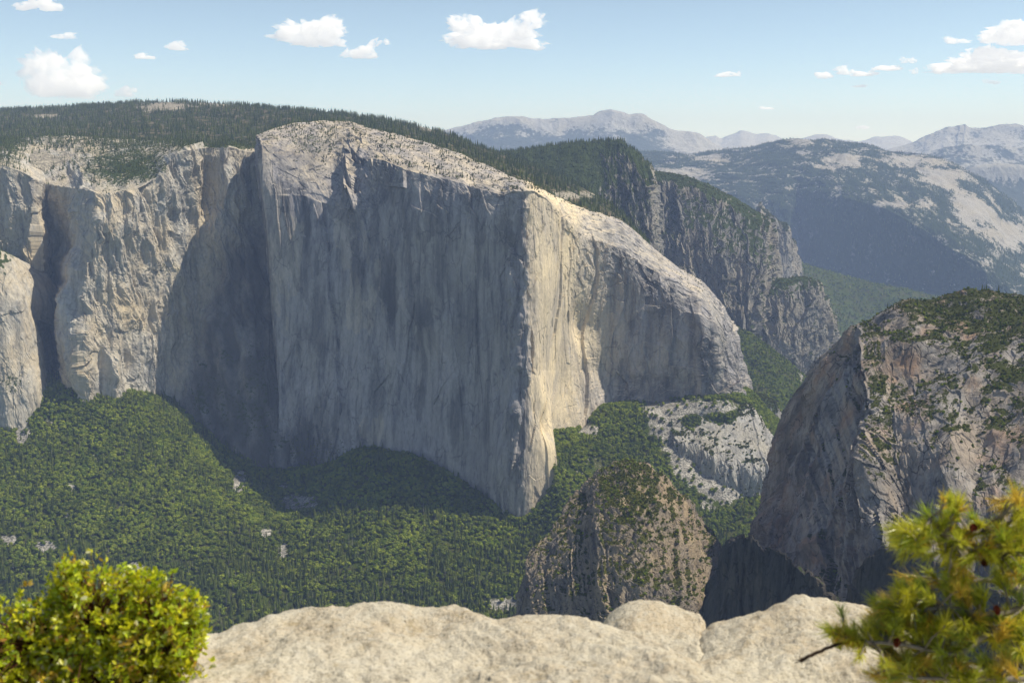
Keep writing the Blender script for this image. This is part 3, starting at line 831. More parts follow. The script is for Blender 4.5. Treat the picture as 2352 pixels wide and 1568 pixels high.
# ---- nearer domes and fins
dm = [
 [(1184,1440,1480),(1187,1460,1455),(1190,1500,1435),(1192,1560,1410)],
 [(1200,1350,1510),(1206,1400,1470),(1212,1450,1435),(1218,1560,1380)],
 [(1222,1282,1540),(1232,1340,1480),(1242,1420,1420),(1250,1560,1350)],
 [(1258,1234,1570),(1270,1300,1485),(1284,1400,1405),(1290,1560,1320)],
 [(1300,1185,1610),(1312,1270,1485),(1322,1390,1385),(1330,1560,1295)],
 [(1340,1128,1650),(1352,1230,1480),(1362,1370,1370),(1370,1560,1280)],
 [(1378,1082,1655),(1390,1200,1465),(1400,1350,1350),(1410,1560,1265)],
 [(1415,1068,1660),(1425,1190,1455),(1435,1340,1340),(1445,1560,1255)],
 [(1452,1064,1665),(1462,1190,1450),(1472,1340,1335),(1480,1560,1250)],
 [(1492,1078,1668),(1502,1200,1455),(1512,1350,1340),(1520,1560,1255)],
 [(1530,1098,1670),(1542,1215,1470),(1552,1360,1350),(1560,1560,1265)],
 [(1565,1138,1675),(1580,1250,1490),(1590,1380,1380),(1600,1560,1290)],
 [(1600,1185,1680),(1620,1280,1520),(1642,1400,1410),(1664,1560,1320)],
 [(1636,1232,1680),(1656,1310,1560),(1684,1410,1460),(1714,1560,1370)],
 [(1658,1280,1690),(1678,1340,1610),(1706,1420,1530),(1740,1560,1440)],
 [(1668,1305,1790),(1690,1360,1730),(1718,1440,1660),(1750,1560,1590)],
]


def dome_relief(S, T, PX, PY, steep, P):
    d = relief_broken(901, 0.8, 1.7, 1.25, 2.4, None, 0.12, 3.4)(S, T, PX, PY, steep, P)
    d += 9 * fbm(S / 55, T / 55, 4, 921) + 4 * fbm(S / 16, T / 16, 4, 922, 0.6, ridged=True)
    return d


L_dome = land('granite_dome', loft(dm, 380, 330, back=(150, 110), down=(10, 80)), dome_relief, M['dark'],
              'brown brushy dome in the middle of the valley just beyond the boulders', 'rock dome',
              attr={'tan': lambda S, T, PX, PY, N, P: np.clip(0.3 + 0.8 * fbm(S / 60, T / 60, 4, 915), 0, 1),
                    'veg': lambda S, T, PX, PY, N, P: ledge_veg(0.45, 0.9, -0.12, 910, 22)(S, T, PX, PY, N, P) + 0.18 * sstep(1290, 1360, PY) * sstep(1340, 1440, PX)}, key='dome')
ct = [
 [(1742,1262,1700),(1746,1290,1650),(1752,1330,1590),(1758,1380,1520),(1765,1470,1440)],
 [(1772,1205,1680),(1782,1260,1590),(1790,1310,1520),(1796,1370,1460),(1800,1470,1390)],
 [(1805,1130,1670),(1815,1200,1560),(1826,1270,1480),(1832,1340,1420),(1838,1470,1340)],
 [(1838,1048,1660),(1852,1130,1530),(1865,1220,1440),(1875,1310,1370),(1880,1470,1290)],
 [(1870,948,1655),(1890,1050,1510),(1905,1170,1400),(1915,1290,1330),(1920,1470,1250)],
 [(1895,865,1655),(1925,980,1500),(1942,1110,1380),(1952,1260,1300),(1958,1470,1220)],
 [(1928,798,1655),(1955,910,1490),(1978,1060,1370),(1990,1230,1280),(1995,1470,1190)],
 [(1965,745,1655),(1995,860,1480),(2015,1020,1360),(2028,1200,1265),(2035,1470,1170)],
 [(2020,706,1655),(2045,830,1470),(2062,1000,1350),(2075,1190,1250),(2080,1470,1150)],
 [(2085,692,1655),(2100,820,1460),(2115,990,1340),(2125,1180,1240),(2130,1470,1130)],
 [(2150,694,1655),(2160,820,1455),(2170,985,1330),(2180,1170,1230),(2185,1470,1120)],
 [(2195,688,1660),(2205,815,1450),(2212,980,1325),(2222,1165,1220),(2230,1470,1110)],
 [(2235,672,1665),(2245,805,1450),(2250,975,1320),(2260,1160,1215),(2268,1470,1100)],
 [(2290,664,1670),(2298,800,1450),(2302,970,1315),(2308,1155,1205),(2312,1470,1090)],
 [(2360,676,1670),(2368,805,1440),(2372,970,1305),(2376,1155,1200),(2380,1470,1085)],
 [(2560,730,1660),(2560,840,1430),(2560,990,1300),(2560,1160,1190),(2560,1470,1080)],
]


def cath_relief(S, T, PX, PY, steep, P):
    d = relief_broken(951, 1.0, 1.25, 1.5, 1.6, None, 0.3, 2.6)(S, T, PX, PY, steep, P)
    smooth = sstep(1960, 1900, PX - (1000 - PY) * 0.12)
    d = d * (1 - 0.6 * smooth)
    d += 22 * fbm(S / 130, T / 170, 3, 969)
    d -= 45 * blob(PX, PY, 2085, 850, 80, 70) - 30 * blob(PX, PY, 2190, 1070, 50, 80) - 26 * blob(PX, PY, 2010, 1080, 30, 120)
    return d


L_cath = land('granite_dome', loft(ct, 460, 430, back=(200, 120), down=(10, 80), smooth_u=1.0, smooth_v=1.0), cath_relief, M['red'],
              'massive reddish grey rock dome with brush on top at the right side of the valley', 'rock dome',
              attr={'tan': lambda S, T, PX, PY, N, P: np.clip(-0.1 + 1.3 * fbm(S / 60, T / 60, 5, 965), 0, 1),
                    'dk': lambda S, T, PX, PY, N, P: np.clip(-0.12 + 0.5 * cells((S + 20 * fbm(S / 40, T / 40, 3, 968)) / 60, T / 90, 967, 0.0) + 0.6 * fbm(S / 40, T / 80, 4, 966) + 0.3 * sstep(1930, 1880, PX), 0, 0.75),  # last term paints the left flank's shade into the colour
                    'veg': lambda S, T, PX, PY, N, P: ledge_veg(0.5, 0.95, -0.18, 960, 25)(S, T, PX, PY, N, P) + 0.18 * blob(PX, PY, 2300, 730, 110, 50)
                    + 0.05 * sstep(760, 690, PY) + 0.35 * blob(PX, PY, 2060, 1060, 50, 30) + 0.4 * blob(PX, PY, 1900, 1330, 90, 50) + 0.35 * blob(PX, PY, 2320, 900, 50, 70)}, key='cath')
fn = [
 [(1606,1440,1190),(1610,1500,1185),(1610,1600,1180)],
 [(1632,1382,1180),(1636,1470,1168),(1640,1600,1160)],
 [(1660,1315,1168),(1660,1430,1152),(1664,1600,1145)],
 [(1682,1255,1160),(1682,1400,1142),(1684,1600,1132)],
 [(1697,1238,1150),(1700,1390,1132),(1702,1600,1122)],
 [(1735,1243,1125),(1738,1390,1108),(1740,1600,1098)],
 [(1760,1256,1108),(1762,1400,1090),(1764,1600,1080)],
 [(1800,1282,1080),(1802,1410,1064),(1804,1600,1054)],
 [(1840,1308,1052),(1842,1430,1040),(1842,1600,1030)],
 [(1875,1330,1028),(1876,1440,1020),(1876,1600,1012)],
 [(1900,1352,1012),(1902,1450,1004),(1902,1600,998)],
 [(1912,1382,1025),(1914,1460,1025),(1914,1600,1020)],
]
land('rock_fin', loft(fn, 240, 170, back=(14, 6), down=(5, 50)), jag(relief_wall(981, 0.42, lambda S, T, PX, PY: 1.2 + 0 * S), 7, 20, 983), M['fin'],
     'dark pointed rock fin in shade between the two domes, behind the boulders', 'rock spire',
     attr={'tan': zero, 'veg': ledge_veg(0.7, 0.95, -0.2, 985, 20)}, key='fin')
f2 = [
 [(1950,1420,1000),(1955,1480,995),(1955,1600,990)],
 [(1975,1335,990),(1978,1440,980),(1980,1600,972)],
 [(2008,1280,975),(2012,1420,962),(2014,1600,955)],
 [(2050,1260,955),(2054,1410,942),(2056,1600,935)],
 [(2110,1268,925),(2112,1420,912),(2114,1600,905)],
 [(2200,1300,890),(2200,1440,880),(2200,1600,872)],
 [(2320,1360,850),(2320,1470,845),(2320,1600,840)],
 [(2480,1450,820),(2480,1520,815),(2480,1600,812)],
]
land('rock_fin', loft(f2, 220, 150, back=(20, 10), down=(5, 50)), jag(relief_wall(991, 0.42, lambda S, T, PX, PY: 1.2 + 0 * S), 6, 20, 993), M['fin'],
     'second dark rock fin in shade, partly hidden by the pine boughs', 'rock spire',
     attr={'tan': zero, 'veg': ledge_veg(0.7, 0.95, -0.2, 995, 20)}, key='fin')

# ---- valley floor out to the horizon
g = np.linspace(-1, 1, 60); g = np.sign(g) * np.abs(g) ** 2.2 * 90000
GXX, GYY = np.meshgrid(g, g + 20000, indexing='ij')
Pg = np.stack([GXX, GYY, np.full_like(GXX, -60.0)], -1)[:, ::-1]
me = mesh_np('valley_floor', Pg.reshape(-1, 3), quads=quads_of(60, 60), mats=[M['floor']], attrs={'rock': np.zeros(3600)})
tag(add('valley_floor', me), 'flat wooded valley floor running out between the mountains', 'ground', kind='structure')

# ================================================================== TREES
def conifer_mesh(name, seed, layers=8, spokes=9, w=0.17):
    r = random.Random(seed); V, T, MI = [], [], []
    def tri(a, b, c, m=0):
        n = len(V); V.extend([a, b, c]); T.append((n, n + 1, n + 2)); MI.append(m)
    for l in range(layers):
        t = l / (layers - 1)
        z0 = 0.10 + 0.80 * t
        R = w * (1 - t) ** 0.8 * r.uniform(0.85, 1.15) + 0.018
        for k in range(spokes):
            a = 2 * math.pi * (k + r.uniform(-.3, .3) + 0.5 * (l % 2)) / spokes
            rr = R * r.uniform(0.55, 1.2); wd = math.pi / spokes * 1.25
            zt = z0 - rr * r.uniform(0.15, 0.55); za = z0 + 0.14 * r.uniform(0.8, 1.2)
            tri((0, 0, min(za, 1)), (rr * math.cos(a - wd) * .8, rr * math.sin(a - wd) * .8, zt + .02), (rr * math.cos(a), rr * math.sin(a), zt))
            tri((0, 0, min(za, 1)), (rr * math.cos(a), rr * math.sin(a), zt), (rr * math.cos(a + wd) * .8, rr * math.sin(a + wd) * .8, zt + .02))
    for k in range(4):
        a, b = math.pi / 2 * k, math.pi / 2 * (k + 1)
        tri((.014 * math.cos(a), .014 * math.sin(a), -0.03), (.014 * math.cos(b), .014 * math.sin(b), -0.03), (0, 0, 0.75), 1)
    return mesh_np(name, V, tris=T, mats=[M['conifer'], M['bark']], mat_idx=MI)


def oak_mesh(name, seed, mat, lumps=9, flat=0.8, trunk=True, leaves=150):
    """Rounded uneven crown: leaf clumps over several lobes, and a short forked trunk."""
    r = np.random.default_rng(seed); V, T, MI = [], [], []
    cen = r.normal(0, 1, (lumps, 3)); cen /= np.linalg.norm(cen, axis=1, keepdims=True)
    cen *= np.array([0.27, 0.27, 0.22 * flat]); cen[:, 2] += 0.55 * flat
    rad = r.uniform(0.15, 0.28, lumps)
    for i in range(leaves * 2):
        k = r.integers(lumps); d = r.normal(0, 1, 3); d /= np.linalg.norm(d); d[2] = d[2] * 0.9 + 0.1
        p = cen[k] + d * rad[k] * r.uniform(0.82, 1.04) * np.array([1, 1, 0.85])
        n = d + r.normal(0, .22, 3); n /= np.linalg.norm(n)
        a = np.cross(n, r.normal(0, 1, 3)); a /= np.linalg.norm(a); b = np.cross(n, a); s = r.uniform(0.07, 0.13)
        q = len(V); V += [tuple(p + a * s), tuple(p - a * s * .6 + b * s), tuple(p - a * s * .6 - b * s)]; T.append((q, q + 1, q + 2)); MI.append(0)
    if trunk:
        for bx, by, bz in ((0, 0, .5), (.14, .05, .5), (-.1, .1, .52)):
            for k in range(3):
                a, b = 2.094 * k, 2.094 * (k + 1); q = len(V)
                V += [(.03 * math.cos(a), .03 * math.sin(a), -.04), (.03 * math.cos(b), .03 * math.sin(b), -.04), (bx, by, bz)]
                T.append((q, q + 1, q + 2)); MI.append(1)
    return mesh_np(name, V, tris=T, mats=[mat, M['bark']], mat_idx=MI)


def snag_mesh(name, seed):
    r = random.Random(seed); V, T = [], []
    def spike(p, q, w):
        p, q = np.array(p), np.array(q); d = q - p; a = np.cross(d, (0.3, 0.9, 0.2)); a /= np.linalg.norm(a); b = np.cross(d, a); b /= np.linalg.norm(b)
        for k in range(4):
            i, j = math.pi / 2 * k, math.pi / 2 * (k + 1); n = len(V)
            V.extend([tuple(p + w * (a * math.cos(i) + b * math.sin(i))), tuple(p + w * (a * math.cos(j) + b * math.sin(j))), tuple(q)]); T.append((n, n + 1, n + 2))
    spike((0, 0, -.03), (r.uniform(-.02, .02), 0, 1), 0.022)
    for k in range(26):
        z = r.uniform(.3, .92); a = r.uniform(0, 6.28); l = (1 - z) * .2 + .03
        spike((0, 0, z), (l * math.cos(a), l * math.sin(a), z + r.uniform(-.03, .05)), 0.009)
    return mesh_np(name, V, tris=T, mats=[M['snag']])


CON = [conifer_mesh('conifer_tree', 10 + i, 7 + i % 3, 8 + i % 3, (0.13, 0.16, 0.20, 0.15)[i]) for i in range(4)]
OAK = [oak_mesh('broadleaf_tree', 30 + i, M['oak'], 7 + i, 0.85) for i in range(4)]
SHR = [oak_mesh('shrub', 50 + i, M['shrub'], 7, 0.6, False, 90) for i in range(3)]
SNG = [snag_mesh('dead_tree', 70 + i) for i in range(3)]


def scatter(L, n, dens, hmin, hmax):
    """n random places on a landform, weighted by area and by dens(S,T,PX,PY,N,P)."""
    P = L.P
    du = P[1:, :-1] - P[:-1, :-1]; dv = P[:-1, 1:] - P[:-1, :-1]
    area = np.linalg.norm(np.cross(du, dv), axis=-1)
    D = np.clip(dens(L.S, L.T, L.PX, L.PY, L.N, L.P), 0, None)[:-1, :-1]
    vis = (L.PX[:-1, :-1] > -140) & (L.PX[:-1, :-1] < W + 140) & (L.PY[:-1, :-1] < H + 60)
    w = (area * D * vis).ravel(); cs = np.cumsum(w)
    if cs[-1] <= 0: return np.zeros((0, 5))
    i = np.searchsorted(cs, rng.random(n) * cs[-1])
    a, b = rng.random((2, n, 1))
    p = P[:-1, :-1].reshape(-1, 3)[i] + a * du.reshape(-1, 3)[i] + b * dv.reshape(-1, 3)[i]
    h = hmin + (hmax - hmin) * rng.beta(2, 2.6, n)
    return np.concatenate([p, h[:, None], rng.uniform(0, 6.283, n)[:, None]], 1)


con, oak, shr, sng = [], [], [], []          # lists of (key, points)
talrock = lambda S, T, PX, PY: 1 - 0.93 * sstep(0.28, 0.5, talus_rock(S, T, PX, PY, None, None))
pat = lambda S, T, PX, PY: sstep(-0.15, 0.3, fbm(S / 160, T / 120, 4, 1001) + 0.35 * sstep(1150, 1400, PY) + 0.25 * blob(PX, PY, 200, 980, 260, 80))
con_t = lambda S, T, PX, PY, N, P: (0.08 + pat(S, T, PX, PY)) * talrock(S, T, PX, PY) * (0.25 + 0.75 * sstep(1300, 1150, PX) + sstep(1140, 1200, PY) * sstep(1400, 1500, PX) * 2.0 + 0.9 * sstep(1220, 1340, PY))
con.append(('valley', scatter(L_tal, 15000, con_t, 13, 36)))
oak.append(('valley', scatter(L_tal, 62000, lambda S, T, PX, PY, N, P: talrock(S, T, PX, PY) * (1.1 - 0.75 * pat(S, T, PX, PY) * sstep(1130, 1260, PY)), 8, 15)))
sng.append(('valley', scatter(L_tal, 900, lambda S, T, PX, PY, N, P: pat(S, T, PX, PY) * talrock(S, T, PX, PY) * sstep(1250, 1100, PX), 14, 26)))
hill_d = lambda S, T, PX, PY, N, P: sstep(0.75, 0.3, up_rock(S, T, PX, PY, N, P)) + 0.05
con.append(('hill', scatter(L_up, 26000, lambda *a: hill_d(*a) * (0.25 + sstep(-.35, .25, fbm(a[0] / 90, a[1] / 70, 4, 321))), 8, 33)))
con.append(('rim', scatter(L_wall, 6500, lambda S, T, PX, PY, N, P: sstep(0.75, 0.95, L_wall.N0[..., 2]) * (0.12 + sstep(360, 320, PY) * 1.0 + 1.2 * blob(PX, PY, 300, 385, 90, 30) + 1.2 * sstep(70, 10, PX) + 1.2 * sstep(.1, .5, fbm(S / 110, T / 60, 3, 77))), 8, 19)))
shr.append(('rim', scatter(L_wall, 3200, lambda S, T, PX, PY, N, P: sstep(0.3, 0.6, wall_veg(S, T, PX, PY, N, P)) * sstep(0.25, 0.6, N[..., 2]), 3.5, 8)))
con.append(('rim', scatter(L_mono, 2600, lambda S, T, PX, PY, N, P: sstep(0.8, 0.95, L_mono.N0[..., 2]) * (0.06 + 1.2 * sstep(.0, .35, fbm(S / 60, T / 60, 4, 78)) + 1.5 * blob(PX, PY, 700, 310, 60, 25)), 5, 13)))
shr.append(('rim', scatter(L_mono, 5200, lambda S, T, PX, PY, N, P: sstep(0.7, 0.95, L_mono.N0[..., 2]) * (0.08 + 1.2 * sstep(.0, .35, fbm(S / 45, T / 30, 4, 79))) + 3 * blob(PX, PY, 700, 1050, 90, 40), 2.5, 6)))
con.append(('far', scatter(L_d2, 3600, lambda S, T, PX, PY, N, P: sstep(0.3, 0.6, L_d2.N0[..., 2]) + 0.25 * sstep(.35, .7, N[..., 2]), 11, 22)))
con.append(('far', scatter(L_far, 26000, lambda S, T, PX, PY, N, P: sstep(0.35, 0.62, far_veg(S, T, PX, PY, N, P)), 16, 32)))
oak.append(('far', scatter(L_fs, 5200, lambda S, T, PX, PY, N, P: 1 - sstep(.4, .7, L_fs.A['rock']), 7, 13)))
con.append(('valley', scatter(L_fs, 1300, lambda S, T, PX, PY, N, P: 1 - sstep(.4, .7, L_fs.A['rock']), 12, 24)))
oak.append(('far', scatter(L_vw, 5000, lambda S, T, PX, PY, N, P: 1 - sstep(.4, .7, L_vw.A['rock']), 9, 15)))
con.append(('far', scatter(L_vw, 1800, lambda S, T, PX, PY, N, P: 1 + 0 * S, 14, 26)))
for key, L, nc, ns, no in (('dome', L_dome, 60, 5200, 500), ('cath', L_cath, 110, 5600, 600)):
    vd = lambda S, T, PX, PY, N, P, L=L: sstep(0.3, 0.6, L.A['veg']) * sstep(0.2, 0.55, N[..., 2])
    con.append((key, scatter(L, nc, lambda S, T, PX, PY, N, P, L=L, vd=vd: vd(S, T, PX, PY, N, P) * (1 + 4 * sstep(0.55, 0.8, L.N0[..., 2])), 6, 15)))
    shr.append((key, scatter(L, ns, vd, 1.6, 4.2)))
    oak.append((key, scatter(L, no, vd, 3.5, 6.5)))
for L in LANDS:
    if L.key in ('far', 'slab') and L is not L_d2:
        shr.append(('far', scatter(L, 2600, lambda S, T, PX, PY, N, P, L=L: sstep(.25, .6, L.A['veg']) * sstep(.2, .6, N[..., 2]) + 0.05, 4, 10)))

# coarse picture of what the land hides, to tell which trees show
BW, BH = 588, 392
buf = np.full((BH, BW), 1e9, np.float32)
for L in LANDS:
    px, py = project(L.P); ix, iy = (px / 4).astype(int), (py / 4).astype(int)
    ok = (ix >= 0) & (ix < BW) & (iy >= 0) & (iy < BH)
    np.minimum.at(buf, (iy[ok], ix[ok]), L.P[..., 1][ok].astype(np.float32))
# the boulders, shrub and pine close to the viewer hide the lower edge
hide_y = np.interp(np.arange(BW) * 4, [0, 130, 480, 500, 700, 880, 1380, 1450, 1600, 1700, 1860, 1960, 2040, 2352], [1390, 1270, 1330, 1450, 1390, 1380, 1410, 1370, 1400, 1395, 1360, 1370, 1180, 1110])


def largest(lists, n):
    """(row, key) of the n trees that show largest; the others by themselves."""
    A = np.concatenate([p for _, p in lists]); K = np.concatenate([np.full(len(p), i) for i, (_, p) in enumerate(lists)])
    top = A[:, :3] + np.array([0, 0, 1]) * A[:, 3:4] * 0.8
    px, py = project(top); size = A[:, 3] / A[:, 1]
    ix, iy = np.clip((px / 4).astype(int), 0, BW - 1), np.clip((py / 4).astype(int), 0, BH - 1)
    vis = (px > 6) & (px < W - 6) & (py > 4) & (py < hide_y[ix] - 12) & (A[:, 1] < buf[iy, ix] + 6)
    order = np.argsort(np.where(vis, -size, 1))
    pick = order[:n]; rest = order[n:]
    return A[pick], [lists[k][0] for k in K[pick]], A[rest]


LAB = {
 'conifer_tree': {'valley': 'dark conifer in the dense forest on the slope below the cliffs', 'hill': 'small dark conifer on the forested upland behind the rim',
    'rim': 'small conifer on bare granite along the rim of the cliffs', 'far': 'tiny hazy conifer on the distant wooded cliffs', 'dome': 'small conifer clinging to the brown brushy dome', 'cath': 'small conifer on the massive reddish grey dome'},
 'broadleaf_tree': {'valley': 'rounded green broadleaf tree in the woods on the talus slope', 'far': 'rounded green tree on the hazy wooded valley side',
    'dome': 'low rounded green tree growing on the brown brushy dome', 'cath': 'low rounded green tree growing on the massive reddish grey dome'},
 'dead_tree': {'valley': 'bleached grey dead tree standing among the green forest below the cliffs'},
}
GRP = {'valley': 'in the valley forest', 'hill': 'on the upland', 'rim': 'along the rim', 'far': 'on the distant slopes', 'dome': 'on the brown dome', 'cath': 'on the reddish dome'}
PL = {'conifer_tree': 'conifers', 'broadleaf_tree': 'broadleaf trees', 'dead_tree': 'dead trees'}


def plant_individuals(name, protos, lists, n, cat):
    pick, keys, rest = largest(lists, n)
    first = []
    for i, (row, key) in enumerate(zip(pick, keys)):
        o = bpy.data.objects.new(name, protos[i % len(protos)]); C.objects.link(o)
        o.location = row[:3]; h = float(row[3]); wd = h * random.uniform(0.85, 1.2)
        o.scale = (wd, wd, h); o.rotation_euler = (0, 0, float(row[4]))
        tag(o, LAB[name][key], cat, PL[name] + ' ' + GRP[key])
        if i < len(protos): first.append(o)
    return first, rest


def plant_mass(name, protos, pts, label, cat):
    """The uncountable remainder, as one mass of instances of the single trees."""
    col = bpy.data.collections.new(name + '_kinds')
    for o in protos: col.objects.link(o)
    me = bpy.data.meshes.new(name); me.vertices.add(len(pts)); me.vertices.foreach_set('co', pts[:, :3].astype(np.float32).ravel())
    sc = np.stack([pts[:, 3] * rng.uniform(.85, 1.2, len(pts))] * 2 + [pts[:, 3]], 1).astype(np.float32)
    a = me.attributes.new('size', 'FLOAT_VECTOR', 'POINT'); a.data.foreach_set('vector', sc.ravel())
    ro = np.zeros_like(sc); ro[:, 2] = pts[:, 4]
    a = me.attributes.new('turn', 'FLOAT_VECTOR', 'POINT'); a.data.foreach_set('vector', ro.ravel())
    a = me.attributes.new('kind_index', 'INT', 'POINT'); a.data.foreach_set('value', rng.integers(0, len(protos), len(pts)).astype(np.int32))
    o = add(name, me); tag(o, label, cat, kind='stuff')
    ng = bpy.data.node_groups.new(name, 'GeometryNodeTree')
    ng.interface.new_socket('Geometry', in_out='INPUT', socket_type='NodeSocketGeometry'); ng.interface.new_socket('Geometry', in_out='OUTPUT', socket_type='NodeSocketGeometry')
    nn, ln = ng.nodes.new, ng.links.new
    gi, go = nn('NodeGroupInput'), nn('NodeGroupOutput')
    ci = nn('GeometryNodeCollectionInfo'); ci.inputs[0].default_value = col; ci.inputs['Separate Children'].default_value = True; ci.inputs['Reset Children'].default_value = True
    ip = nn('GeometryNodeInstanceOnPoints'); ip.inputs['Pick Instance'].default_value = True
    def na(nm, dt):
        q = nn('GeometryNodeInputNamedAttribute'); q.data_type = dt; q.inputs['Name'].default_value = nm
        return [s for s in q.outputs if s.enabled and s.name == 'Attribute'][0]
    ln(gi.outputs[0], ip.inputs['Points']); ln(ci.outputs[0], ip.inputs['Instance'])
    ln(na('kind_index', 'INT'), ip.inputs['Instance Index']); ln(na('turn', 'FLOAT_VECTOR'), ip.inputs['Rotation']); ln(na('size', 'FLOAT_VECTOR'), ip.inputs['Scale'])
    ln(ip.outputs[0], go.inputs[0])
    o.modifiers.new('planting', 'NODES').node_group = ng
    return o


pc, rest_c = plant_individuals('conifer_tree', CON, con, 300, 'tree')
po, rest_o = plant_individuals('broadleaf_tree', OAK, oak, 300, 'tree')
ps, rest_s = plant_individuals('dead_tree', SNG, sng, 110, 'tree')
plant_mass('conifer_forest', pc, rest_c, 'dark conifer forest covering the uplands, slopes and distant hills', 'forest')
plant_mass('oak_woodland', po, rest_o, 'mid green oak woodland filling the slope below the cliffs', 'forest')
hold = []
for me in SHR:                                    # one visible shrub of each kind stands on the dome
    k = len(hold)
    sel = [p for kk, p in shr if kk == 'dome'][0]; px, py = project(sel[:, :3]); ix, iy = np.clip((px / 4).astype(int), 0, BW - 1), np.clip((py / 4).astype(int), 0, BH - 1)
    j = np.where((sel[:, 1] < buf[iy, ix] + 4) & (py < 1330))[0][k * 7]
    o = bpy.data.objects.new('shrub', me); C.objects.link(o); o.location = sel[j, :3]; o.scale = (sel[j, 3] * 1.4,) * 3
    tag(o, 'small green shrub rooted in a ledge of the brown brushy dome', 'shrub', 'shrubs on the brown dome'); hold.append(o)
plant_mass('shrubbery', hold, np.concatenate([p for _, p in shr]), 'low brush scattered over ledges, domes and rims', 'shrubbery')

# ================================================================== THE NEAR LEDGE
def boulder(name, cols, nu, nv, seed, label, amp=0.05):
    P = loft(cols, nu, nv, back=(0.5, 0.9), down=(0.15, 0.8), smooth_u=0.9)
    def rf(S, T, PX, PY, steep, P):
        d = amp * fbm(S / 0.55, T / 0.5, 5, seed) + amp * 0.25 * stairs(2 * fbm(S / 0.5, T / 0.22, 4, seed + 9), 4)
        return d + 0.012 * fbm(S / 0.08, T / 0.08, 4, seed + 20, 0.6)
    o = land(name, P, rf, M['boulder'], label, 'boulder', kind='thing', seed=seed, smooth=True).o
    return o


nl = LANDS[:]
def bcol(x, y, Y): return [(x, y, Y), (x, y + (1600 - y) * 0.4, Y * 0.9), (x, y + (1600 - y) * 0.8, Y * 0.82), (x, 1760, Y * 0.7)]
b1 = [(325,1600,4.5),(350,1572,4.6),(385,1535,4.75),(430,1492,4.85),(455,1462,4.9),(505,1456,4.95),(560,1435,5.0),(640,1412,5.05),(710,1396,5.1),(790,1388,5.1),(880,1386,5.1),(930,1392,5.1),(965,1400,5.1),
      (1010,1398,5.1),(1045,1392,5.1),(1090,1400,5.05),(1130,1408,5.0),(1210,1406,4.95),(1300,1416,4.9),(1380,1428,4.85),(1450,1442,4.8),(1520,1462,4.7),(1580,1500,4.6),(1620,1550,4.5),(1650,1640,4.4)]
boulder('boulder', [bcol(*p) for p in b1], 460, 190, 1101, 'long pale speckled boulder with a low rounded top filling the middle of the ledge')
b2 = [(1360,1470,5.9),(1385,1432,5.95),(1405,1405,6.0),(1425,1390,6.0),(1455,1380,6.0),(1500,1378,6.0),(1540,1385,6.0),(1580,1398,5.95),(1602,1406,5.9),(1612,1418,5.9),(1618,1450,5.85),(1625,1520,5.8)]
boulder('boulder', [bcol(*p) for p in b2], 190, 120, 1131, 'small humped pale boulder between the long boulder and the sloping one', 0.03)
b3 = [(1590,1500,5.5),(1612,1450,5.6),(1640,1428,5.6),(1700,1410,5.6),(1760,1395,5.6),(1810,1374,5.6),(1850,1366,5.6),(1880,1366,5.6),(1910,1368,5.6),(1960,1382,5.55),(2010,1400,5.5),(2060,1430,5.4),(2150,1500,5.2),(2300,1560,5.0),(2500,1640,4.8)]
boulder('boulder', [bcol(*p) for p in b3], 340, 170, 1161, 'pale sloping boulder under the pine boughs with a rounded high corner')

lg = [[(x, 1660 + 14 * math.sin(x / 90), 5.2), (x, 1720, 4.6), (x, 1800, 4.0), (x, 2300, 2.4), (x, 4200, 1.0)] for x in range(-900, 3400, 180)]
land('rock_ledge', loft(lg, 160, 90, back=(6.0, 40), down=(2, 0.2)), lambda S, T, PX, PY, steep, P: 0.05 * fbm(S / .6, T / .6, 4, 1200), M['boulder'],
     'granite ledge under the boulders and shrubs at the viewpoint', 'ledge', smooth=True)


def ledge_z(x, y):
    P = LANDS[-1].P.reshape(-1, 3); return float(P[np.argmin((P[:, 0] - x) ** 2 + (P[:, 1] - y) ** 2), 2])


def tube(V, Q, pts, r0, r1, n=6):
    pts = np.asarray(pts, float); m = len(pts)
    tan = np.gradient(pts, axis=0); tan /= np.linalg.norm(tan, axis=1, keepdims=True)
    up = np.array([0.31, 0.22, 0.92]); a = np.cross(tan, up); a /= np.maximum(np.linalg.norm(a, axis=1, keepdims=True), 1e-6); b = np.cross(tan, a)
    base = len(V); r = np.linspace(r0, r1, m)[:, None]
    for k in range(m):
        for j in range(n):
            t = 2 * math.pi * j / n; V.append(tuple(pts[k] + r[k] * (a[k] * math.cos(t) + b[k] * math.sin(t))))
    for k in range(m - 1):
        for j in range(n):
            Q.append((base + k * n + j, base + k * n + (j + 1) % n, base + (k + 1) * n + (j + 1) % n, base + (k + 1) * n + j))


def curve_pts(p, q, sag, n=8, wob=0.02, r=random):
    p, q = np.asarray(p, float), np.asarray(q, float); t = np.linspace(0, 1, n)[:, None]
    L = np.linalg.norm(q - p)
    w = np.cumsum(np.array([[r.gauss(0, 1) for _ in range(3)] for _ in range(n)]), 0) * wob * L / n; w -= w[0] + (w[-1] - w[0]) * t
    return p + (q - p) * t + np.array([0, 0, 1]) * sag * L * np.sin(math.pi * t) + w


